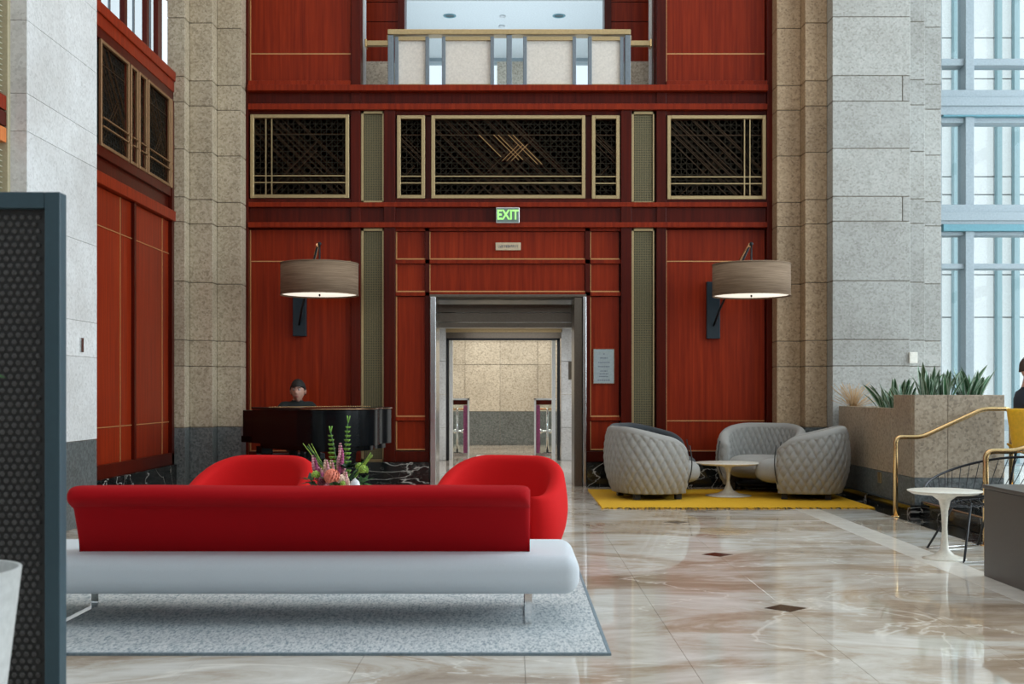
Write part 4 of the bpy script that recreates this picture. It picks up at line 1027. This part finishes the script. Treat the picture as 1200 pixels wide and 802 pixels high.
snake_spots = [(4.42, 12.7, 1.165, 'frontmost left snake plant in the raised end of the planter', 1.0), (4.62, 12.72, 1.165, 'front middle snake plant in the raised planter end', 1.0), (4.82, 12.7, 1.165, 'snake plant at the right end of the raised planter', 1.05), (4.97, 12.85, 1.165, 'rightmost snake plant leaning towards the windows', .95),
               (4.50, 12.92, 1.165, 'snake plant behind the frontmost left one', 1.05), (4.40, 13.4, 1.015, 'nearest snake plant in the lower part of the planter', .95), (4.45, 13.9, 1.015, 'second snake plant in the lower part of the planter', .95), (4.5, 14.4, 1.015, 'third snake plant in the lower part, towards the pier', .9), (4.75, 13.5, 1.015, 'snake plant at the back of the lower planter', 1.1)]
for x, y, z, lab, sc_ in snake_spots:
    t = empty('snake_plant', (x, y, z), 0, lab, 'plant', 'snake plants in the granite planter')
    for k in range(14):
        i = rnd.randrange(6)
        if i in used: o = protos[i].copy(); COL.objects.link(o)
        else: o = protos[i]; used.add(i)
        o.parent = t; a = rnd.uniform(0, 6.28); rr = rnd.uniform(0, .06); o.location = (rr * math.cos(a), rr * math.sin(a), 0)
        s_ = sc_ * rnd.uniform(.62, 1.0) * (.86 if z > 1.1 else 1.0); o.scale = (s_, s_, s_); o.rotation_euler = (rnd.uniform(-.15, .15), rnd.uniform(0, .32), a)
# made-up tan blades that paint the brown shadow stain beside the planter
t = empty('shadow_blades', (4.30, 15.05, 1.015), 0, 'tan blades painting a shadow stain at the far left end of the planter', 'plant')
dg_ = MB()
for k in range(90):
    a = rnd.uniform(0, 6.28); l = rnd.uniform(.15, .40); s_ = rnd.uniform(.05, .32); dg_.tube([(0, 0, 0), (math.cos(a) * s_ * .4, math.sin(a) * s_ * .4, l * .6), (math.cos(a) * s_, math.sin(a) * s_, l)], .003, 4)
plain('shadow_tan', (0.48, 0.31, 0.15), .8); tag(dg_.build('blades', 'shadow_tan', t), kind='stuff')

st = empty('trim_5', kind='structure'); tag(st, 'black marble steps and raised platform on the right')
SY0, SY1 = 8.42, 12.40
MB().box(4.24, 4.56, SY0, SY1, 0, .145).build('step', 'black_marble', st, bevel=.006, seg=1); MB().box(4.56, 4.88, SY0, SY1, 0, .29).build('step', 'black_marble', st, bevel=.006, seg=1)
MB().box(4.88, 10.2, 6.0, 12.42, 0, .29).build('platform', 'black_marble', st, bevel=.006, seg=1); MB().box(5.16, 10.2, 12.42, 16.2, 0, .29).build('platform', 'marble_grey', st)
for x, z in ((4.245, .145), (4.565, .29)): MB().box(x, x + .03, SY0 + .02, SY1 - .02, z, z + .004).build('nosing_strip', 'rose_brass', st)
def handrail(y, label, top0, rise):
    t = empty('handrail', (3.95, y, 0), 0, label, 'handrail', 'brass handrails on the steps')
    pts = round_corners([(0, 0, 0.0), (0, 0, top0), (.27, 0, top0), (.90, 0, top0 + rise), (1.19, 0, top0 + rise), (1.19, 0, .29)], .07, 6)
    MB().tube(pts, .024, 14).build('rail_tube', 'brass', t)
    MB().lathe([(.045, 0), (.045, .008), (.026, .012)], n=20).build('flange', 'brass', t); MB().lathe([(.045, .29), (.045, .298), (.026, .302)], (1.19, 0, 0), 20).build('flange', 'brass', t)
handrail(12.30, 'brass handrail in front of the granite planter', wz(512, 12.4), .29)
handrail(9.96, 'brass handrail behind the brown box at the right edge', wz(529, 9.96), .29)
bn = empty('storage_box', (3.79, 7.65, 0), 0, 'dark brown low cabinet at the right edge of the frame', 'cabinet')
MB().box(-.50, .5, -.66, .68, .0, .61).build('body', 'box_brown', bn, bevel=.004, seg=1); MB().box(-.51, .51, -.67, .69, .611, .638).build('top', 'box_brown', bn, bevel=.006, seg=2)

# ================================================================== WIRE CHAIR
wc = empty('wire_chair', (3.84, 9.62, 0), 0, 'black wire lounge chair behind the small white side table', 'chair')
def rim(a):
    x, y = math.cos(a), math.sin(a); k = .5 + .5 * math.cos(a - R(35)); return Vector((.50 * x, .40 * y, .455 + .29 * k ** 1.1))
def seat_pt(a):
    x, y = math.cos(a), math.sin(a); return Vector((.25 * x - .04, .22 * y - .02, .40 + .02 * math.cos(a)))
N = 40
MB().tube([rim(2 * PI * k / 64) for k in range(64)], .010, 8, closed=True).build('rim', 'black_metal', wc)
MB().tube([seat_pt(2 * PI * k / 48) for k in range(48)], .007, 8, closed=True).build('seat_ring', 'black_metal', wc)
for k in range(N):
    a = 2 * PI * k / N; p, q = rim(a), seat_pt(a + .25); m_ = p * .45 + q * .55 + Vector((math.cos(a) * .05, math.sin(a) * .05, -.04)); MB().tube(smooth_path([q, m_, p], 4), .0035, 5).build('wire', 'black_metal', wc)
for k in range(-4, 5):
    x = k * .05; l = math.sqrt(max(0, 1 - (x / .25) ** 2)) * .22; MB().tube([(x - .04, -l - .02, .40), (x - .04, 0, .385), (x - .04, l - .02, .40)], .0035, 5).build('wire', 'black_metal', wc)
def wcp(x, y, z): return (x - 3.84, y - 9.62, z)
for (fx, fy, tx, ty) in ((3.385, 9.74, 3.60, 9.68), (3.375, 8.92, 3.62, 9.42), (3.87, 9.93, 3.92, 9.78), (3.90, 9.0, 3.95, 9.42)):
    MB().tube([wcp(fx, fy, .01), wcp(tx, ty, .40)], .009, 8).build('leg', 'black_metal', wc)
MB().tube([wcp(3.385, 9.74, .01), wcp(3.87, 9.93, .01)], .008, 8).build('runner', 'chrome', wc); MB().tube([wcp(3.375, 8.92, .01), wcp(3.90, 9.0, .01)], .008, 8).build('runner', 'chrome', wc)

# ================================================================== SCREEN AND PLANTER AT LEFT
scn = empty('room_divider', (-2.06, 4.03, 0), 0, 'blue-grey framed divider with patterned panel at the left edge', 'screen')
W2, H2, fw = .546, 1.952, .072
for a in ((-W2, -W2 + fw, 0, H2), (W2 - fw + .02, W2, 0, H2)): MB().box(a[0], a[1], -.03, .032, a[2], a[3]).build('frame_post', 'screen_frame', scn, bevel=.004)
MB().box(-W2 + fw, W2 - fw + .02, -.03, .032, H2 - .055, H2).build('frame_rail', 'screen_frame', scn, bevel=.004); MB().box(-W2 + fw, W2 - fw + .02, -.03, .032, .04, .12).build('frame_rail', 'screen_frame', scn, bevel=.004)
MB().box(-W2 + fw, W2 - fw + .02, .0, .012, .12, H2 - .055).build('backing', 'screen_back', scn)
dm = MB(); pitch = .027; j = 0; z = .14
while z < H2 - .075:
    x = -W2 + fw + .02 + (j % 2) * pitch / 2
    while x < W2 - fw - .0:
        n = 6; r = .0098
        dm.add([(x + r * math.cos(PI / 3 * k), -.004, z + r * math.sin(PI / 3 * k)) for k in range(n)] + [(x + r * .6 * math.cos(PI / 3 * k), -.008, z + r * .6 * math.sin(PI / 3 * k)) for k in range(n)],
               [(k, (k + 1) % n, n + (k + 1) % n, n + k) for k in range(n)] + [tuple(range(n, 2 * n))]); x += pitch
    z += pitch * .866; j += 1
tag(dm.build('pattern_discs', 'screen_disc', scn), kind='stuff')
pt = empty('plant_pot', (-1.585, 3.3, 0), 0, 'tall tapered white pot at the bottom left corner', 'plant pot')
MB().lathe([(.12, 0), (.125, 0.02), (.215, .79), (.20, .79), (.19, .72), (.001, .70)], n=48, caps=False).build('pot_body', 'planter_white', pt)
MB().lathe([(0.001, .745), (.195, .745)], n=32, caps=False).build('soil', 'soil', pt)
t = empty('potted_plant', (-1.60, 3.3, .745), 0, 'green plant whose leaf tip shows before the divider', 'plant')
for k, (dx, dz) in enumerate(((.0, .75), (-.1, .6), (-.15, .82), (.02, .55))):
    MB().tube(smooth_path([(0, 0, 0), (dx * .3, 0, dz * .5), (dx, 0, dz)], 5), .005, 6).build('stem', 'leaf_mid', t)
    for q in range(4):
        z = dz * (.55 + .15 * q); sgn = -1 if q % 2 else 1; L = .11
        b0 = Vector((dx * z / dz, 0, z)); d = Vector((-1 if k else sgn, .2, .25)).normalized(); 
        if k == 0 and sgn > 0 : L = .0 + (.205 if q == 2 else .08); d = Vector((1, .1, -.32 if q == 2 else .1)).normalized()
        s_ = Vector((0, .5, 1)).normalized() * .028
        MB().add([b0, b0 + d * L * .4 + s_, b0 + d * L, b0 + d * L * .4 - s_, b0 + d * L * .45 + Vector((0, -.01, 0))], [(0, 1, 4), (1, 2, 4), (2, 3, 4), (3, 0, 4)], 0, True).build('leaf', 'leaf_mid', t)

# ================================================================== PIANO
import math as _m
th = R(38)                                   # yaw: keyboard side faces away and slightly left
PC = (-2.63, 15.13)
pn_o = empty('grand_piano', (PC[0], PC[1], 0), th, 'glossy black grand piano in front of the left wall lamp', 'piano')
# local: keyboard edge along x at y=+.05 (far side), tail towards -y
out = [(-.74, .12), (.74, .12), (.74, -.55), (.73, -.75)]
ou = smooth_path([(.73, -.75, 0), (.70, -.95, 0), (.56, -1.10, 0), (.38, -1.22, 0), (.24, -1.40, 0), (.06, -1.58, 0), (-.20, -1.66, 0), (-.48, -1.62, 0), (-.68, -1.46, 0), (-.74, -1.20, 0)], 12)
outline = [(-.74, -.05), (.74, -.05), (.74, -.45)] + [(p.x, p.y) for p in ou]
def scaled(o_, s_): cx, cy = 0, -.75; return [(cx + (x - cx) * s_, cy + (y - cy) * s_) for x, y in o_]
MB().extrude(outline, 'z', .66, 1.07).build('case', 'gloss_black', pn_o)
MB().extrude(scaled(outline, .90), 'z', .60, .66).build('lower_frame', 'gloss_black', pn_o)
MB().extrude(scaled(outline, 1.012), 'z', 1.075, 1.10).build('lid', 'gloss_black', pn_o, bevel=.004, seg=1)
MB().box(-.74, .74, -.05, .26, .66, .74).build('key_bed', 'gloss_black', pn_o)
for s_ in (-1, 1): MB().box(s_ * .74, s_ * .67, -.05, .22, .66, 1.06).build('key_cheek', 'gloss_black', pn_o, bevel=.01)
MB().box(-.67, .67, .05, .10, .74, .90).build('fallboard', 'gloss_black', pn_o)
k0 = MB()
for i in range(52): x = -.66 + i * 1.32 / 52; k0.box(x + .001, x + .0244, .10, .25, .74, .765)
k0.build('white_keys', 'ivory', pn_o)
k1 = MB()
for i in range(51):
    if i % 7 in (2, 6): continue
    x = -.66 + (i + 1) * 1.32 / 52; k1.box(x - .006, x + .006, .10, .19, .765, .777)
k1.build('black_keys', 'gloss_black', pn_o)
hg = MB(); x = -.70
# lid hinge: run of small brass knuckles along the front fold of the lid and along the edge
while x < .70: hg.tube([(x, -.42, 1.103), (x + .022, -.42, 1.103)], .005, 6); x += .034
hg.build('hinge', 'brass', pn_o)
ed = [Vector((x, y, 1.088)) for x, y in scaled(outline, 1.014)]
MB().tube(ed[2:-3], .0035, 5).build('lid_edge', 'rose_brass', pn_o)
for x, y in ((-.60, -.10), (.60, -.10), (-.25, -1.42)):
    lg = MB().rings([[(x + w_ * a, y + w_ * b_, z) for a, b_ in ((-1, -1), (1, -1), (1, 1), (-1, 1))] for w_, z in ((.035, .07), (.042, .12), (.062, .50), (.075, .53), (.075, .62))], smooth=False).build('leg', 'gloss_black', pn_o)
    MB().lathe([(.02, 0), (.026, .03), (.02, .07)], (x, y, 0), 12).build('caster', 'brass', lg)
MB().box(-.05, .05, -.18, -.14, .12, .60).box(.10, .13, -.18, -.14, .12, .60).box(-.13, -.10, -.18, -.14, .12, .60).box(-.17, .17, -.24, -.08, .06, .12).build('pedal_lyre', 'gloss_black', pn_o)
for s_ in (-.08, 0, .08): MB().box(s_ - .012, s_ + .012, -.08, .04, .05, .062).build('pedal', 'brass', pn_o)

# ================================================================== PEOPLE
def person(name, loc, rz, label, joints, top_mat, leg_mat, hair_mat, hs=1.0, sleeve=True, scale=1.0, headyaw=0, headpitch=0, collar=1.06):
    t = empty(name, loc, rz, label, 'person')
    J = joints; V = []; E = []; Rd = []; key = {}
    def v(k, p, r): key[k] = len(V); V.append(Vector(p) * scale); Rd.append((r if isinstance(r, tuple) else (r, r)))
    def e(a, b_): E.append((key[a], key[b_]))
    v('pelvis', J['pelvis'], (.15, .12)); v('belly', J['belly'], (.135, .11)); v('chest', J['chest'], (.155, .115)); v('neck0', J['neck0'], (.075, .07)); v('neck1', J['neck1'], .052); v('head', J['head'], .05)
    e('pelvis', 'belly'); e('belly', 'chest'); e('chest', 'neck0'); e('neck0', 'neck1'); e('neck1', 'head')
    for s_, n_ in ((-1, 'L'), (1, 'R')):
        def m(p): return (p[0] * s_, p[1], p[2])
        sh, el, wr_ = (m(J[k + n_] if k + n_ in J else J[k]) for k in ('shoulder', 'elbow', 'wrist'))
        v('sh' + n_, sh, .062); v('el' + n_, el, .043); v('wr' + n_, wr_, .026); e('chest', 'sh' + n_); e('sh' + n_, 'el' + n_); e('el' + n_, 'wr' + n_)
        d = (Vector(wr_) - Vector(el)).normalized(); sd = Vector((s_, 0, 0)); sd = (sd - d * sd.dot(d)).normalized(); dn = Vector((0, 0, -1))
        pc = Vector(wr_) + d * .055; v('palm' + n_, pc, (.034, .016)); e('wr' + n_, 'palm' + n_)
        for q, (o_, ln) in enumerate(((-.028, .062), (-.010, .075), (.009, .080), (.027, .070))):
            b0 = pc + d * .035 + sd * o_; b1 = b0 + d * ln * .5 + dn * .006; b2 = b0 + d * ln * .85 + dn * .03
            v('f%d' % q + n_, b0, .0095); v('g%d' % q + n_, b1, .0085); v('h%d' % q + n_, b2, .0075); e('palm' + n_, 'f%d' % q + n_); e('f%d' % q + n_, 'g%d' % q + n_); e('g%d' % q + n_, 'h%d' % q + n_)
        b0 = pc - sd * .034 - d * .02; v('t0' + n_, b0, .011); v('t1' + n_, b0 - sd * .02 + d * .035 + dn * .012, .009); e('palm' + n_, 't0' + n_); e('t0' + n_, 't1' + n_)
        hp, kn, an, to = (m(J[k]) for k in ('hip', 'knee', 'ankle', 'toe'))
        v('hp' + n_, hp, .088); v('kn' + n_, kn, .062); v('an' + n_, an, .042); v('to' + n_, to, (.042, .03)); e('pelvis', 'hp' + n_); e('hp' + n_, 'kn' + n_); e('kn' + n_, 'an' + n_); e('an' + n_, 'to' + n_)
    me = bpy.data.meshes.new('body'); me.from_pydata(V, E, []); o = bpy.data.objects.new('body', me); COL.objects.link(o)
    sk = o.modifiers.new('skin', 'SKIN'); sk.use_smooth_shade = True; sk.branch_smoothing = .4
    for i, r in enumerate(Rd): me.skin_vertices[0].data[i].radius = (r[0] * scale, r[1] * scale); 
    me.skin_vertices[0].data[0].use_root = True
    sb = o.modifiers.new('sub', 'SUBSURF'); sb.levels = 1; sb.render_levels = 1
    bpy.context.view_layer.update(); me2 = bpy.data.meshes.new_from_object(o.evaluated_get(bpy.context.evaluated_depsgraph_get())); bpy.data.objects.remove(o)
    # head: sculpted ellipsoid joined to the body mesh
    hc = Vector(J['head']) * scale; rotm = Matrix.Rotation(headyaw, 3, 'Z') @ Matrix.Rotation(headpitch, 3, 'X')
    bm = bmesh.new(); bm.from_mesh(me2); hm = bmesh.new(); bmesh.ops.create_uvsphere(hm, u_segments=36, v_segments=26, radius=1)
    for vv in hm.verts:
        x, y, z = vv.co; fx = .076; fy = .096; fz = .118
        px_, py_, pz_ = x * fx, y * fy, z * fz
        if z < 0: px_ *= 1 - .32 * (-z) ** 1.2; 
        if y < 0 and z < 0: py_ *= 1 + .05 * (-z); 
        if y > 0 and z < -.2: py_ *= 1 - .35 * (-z - .2)
        front = max(0, -y)
        nose = math.exp(-((px_ / .014) ** 2)) * max(0, 1 - abs((pz_ + .012) / .032)) * front
        py_ -= .026 * nose * (1 if pz_ < .0 else .6)
        for ex_ in (-.03, .03): py_ += .010 * math.exp(-(((px_ - ex_) / .014) ** 2 + ((pz_ - .018) / .011) ** 2)) * (front > .3)
        py_ -= .006 * math.exp(-((pz_ - .036) / .010) ** 2) * front; py_ -= .007 * math.exp(-((px_ / .022) ** 2 + ((pz_ + .058) / .008) ** 2)) * front; py_ -= .010 * math.exp(-((px_ / .022) ** 2 + ((pz_ + .098) / .014) ** 2)) * front
        vv.co = Vector((px_, py_, pz_)) * scale
    for f in hm.faces: f.smooth = True
    hm.transform(Matrix.Translation(hc) @ rotm.to_4x4() @ Matrix.Scale(hs, 4)); tmp = bpy.data.meshes.new('tmp'); hm.to_mesh(tmp); nb = len(bm.faces); bm.from_mesh(tmp)
    for vv_, lst in ((0, 0),): pass
    body = bpy.data.meshes.new('body'); 
    for mn in (top_mat, leg_mat, 'skin', 'shoe'): body.materials.append(MATS[mn])
    bm.faces.ensure_lookup_table()
    wrs = [V[key['wrL']], V[key['wrR']]]; els = [V[key['elL']], V[key['elR']]]
    for i, f in enumerate(bm.faces):
        c = f.calc_center_median(); f.smooth = True
        if i >= nb: f.material_index = 2; continue
        mi = 0
        if c.z > collar * scale and (c - V[key['neck1']]).length < .09: mi = 2
        for w_, e_ in zip(wrs, els):
            if (c - w_).dot((w_ - e_).normalized()) > -.01 and (c - w_).length < .22: mi = 2
        if mi == 0:
            yk = c.y < V[key['pelvis']].y - .10 * scale or c.z < J['pelvis'][2] * scale - .02
            if c.z < (J['pelvis'][2] + .085) * scale and yk: mi = 1
            if c.z < (J['pelvis'][2] - .02) * scale: mi = 1
            if c.z < J['ankle'][2] * scale + .02: mi = 3
        f.material_index = mi
    bm.to_mesh(body); bm.free(); hm.free(); ob = bpy.data.objects.new('body', body); COL.objects.link(ob); ob.parent = t
    H = Matrix.Translation(hc) @ rotm.to_4x4() @ Matrix.Scale(hs, 4)
    def hp_(mb, nm, mt):
        mb.v = [tuple(H @ (Vector(p) * scale)) for p in mb.v]; return mb.build(nm, mt, t)
    # hair cap with fringe
    rings = []; n = 40; rr = random.Random(3)
    for i in range(12):
        ph = PI * .5 * (i / 11) * 1.0
        ring = []
        for k in range(n):
            a = 2 * PI * k / n; fr_ = max(0, -math.sin(a)); low = .048 if fr_ > .45 else (-.05 if math.sin(a) > .25 else .004)
            el_ = low + (.132 - low) * (i / 11); cr = math.sqrt(max(0, 1 - (max(0, el_) / .132) ** 2)) if el_ > 0 else (1 + el_ * 1.2)
            wob = 1 + .02 * math.sin(a * 9 + i) ; ring.append((.086 * cr * math.cos(a) * wob, .108 * cr * math.sin(a) * wob, el_))
        rings.append(ring)
    hp_(MB().rings(rings), 'hair', hair_mat)
    for s_ in (-1, 1):
        hp_(MB().ball((s_ * .030, -.079, .018), .0115), 'eye', 'eye_white'); hp_(MB().ball((s_ * .030, -.0885, .017), .0055), 'pupil', 'hair')
        hp_(MB().ball((s_ * .079, .006, -.005), .010, .020, .032), 'ear', 'skin'); hp_(MB().box(s_ * .030 - .017, s_ * .030 + .017, -.101, -.090, .034, .040), 'eyebrow', hair_mat)
    hp_(MB().ball((0, -.094, -.058), .024, .008, .007), 'mouth', 'lip')
    return t, hp_
SJ = dict(pelvis=(0, .02, .56), belly=(0, .0, .72), chest=(0, -.03, .92), neck0=(0, -.05, 1.04), neck1=(0, -.065, 1.11), head=(0, -.09, 1.235), shoulder=(.175, -.03, 1.0), elbow=(.25, -.16, .78), wrist=(.17, -.40, .77),
          hip=(.095, -.02, .53), knee=(.13, -.42, .55), ankle=(.12, -.40, .09), toe=(.12, -.56, .045))
PJ = dict(SJ); PJ.update(chest=(0, -.04, .97), neck0=(0, -.06, 1.085), neck1=(0, -.08, 1.13), head=(0, -.11, 1.215), shoulder=(.185, -.05, 1.055), elbow=(.26, -.17, .82))
kp = Vector((PC[0], PC[1], 0)) + Matrix.Rotation(th, 3, 'Z') @ Vector((-.05, .70, 0))
PP = (wx(347, 15.8), 15.80)
t, hp_ = person('person', (PP[0], PP[1], 0), th * .6, 'person with a dark fringe in black seated behind the piano', PJ, 'black_cloth', 'black_cloth', 'hair', hs=1.13, collar=1.11, scale=1.07, headyaw=R(-24), headpitch=R(3))
bnc = empty('piano_bench', (PP[0], PP[1] + .02, 0), th * .6, 'black bench under the pianist behind the piano', 'bench')
MB().box(-.35, .35, -.16, .16, .40, .475).build('seat', 'charcoal_fabric', bnc, bevel=.015, seg=3)
for x, y in ((-.31, -.13), (.31, -.13), (-.31, .13), (.31, .13)): MB().box(x - .025, x + .025, y - .025, y + .025, 0, .40).build('leg', 'gloss_black', bnc)

Y2 = 11.2; X2 = wx(1203, Y2)
RJ = dict(SJ); RJ.update(chest=(0, -.01, .92), neck0=(0, -.01, 1.04), neck1=(0, -.02, 1.11), head=(0, -.035, 1.235))
t, hp_ = person('person', (X2, Y2, .29), R(98), 'person in dark jacket seated on the yellow chair at the right edge', RJ, 'navy_cloth', 'jeans', 'hair_brown', scale=.985, headyaw=R(12), headpitch=R(12))
yc = empty('bucket_chair', (X2 + .08, Y2 - .01, .29), R(98), 'yellow bucket chair on the platform under the seated person', 'chair')
mb = MB(); pr_ = smooth_path([(-.44, .43, 0), (-.30, .425, 0), (-.05, .41, 0), (.13, .43, 0), (.19, .50, 0), (.21, .62, 0), (.23, .74, 0), (.24, .84, 0)], 4); vs_ = []; nn = 13
for lay in (0, 1):
    for p in pr_:
        for k in range(nn):
            u = -1 + 2 * k / (nn - 1); wd = .19 if p.y < .5 else .19 + .02 * (p.y - .5) / .26
            vs_.append((u * wd, p.x - (.10 * u * u if p.y > .46 else 0) - lay * -.012 * (p.y > .45), p.y + .05 * u * u * (p.y <= .46) - lay * .012))
m_ = len(pr_); fs = []
for lay in (0, 1):
    for i in range(m_ - 1):
        for k in range(nn - 1):
            a = lay * m_ * nn + i * nn + k; q = (a, a + 1, a + nn + 1, a + nn); fs.append(q if lay else q[::-1])
for i in range(m_ - 1):
    for k in (0, nn - 1): a = i * nn + k; b_ = m_ * nn + a; fs.append((a, a + nn, b_ + nn, b_))
for i in (0, m_ - 1):
    for k in range(nn - 1): a = i * nn + k; b_ = m_ * nn + a; fs.append((a, a + 1, b_ + 1, b_))
mb.add(vs_, fs, 0, True).build('seat_shell', 'yellow_plastic', yc)
for x, y in ((-.2, -.34), (.2, -.34), (-.2, .16), (.2, .16)): MB().tube([(x, y, 0), (x * .7, y * .7, .42)], .011, 8).build('leg', 'black_metal', yc)
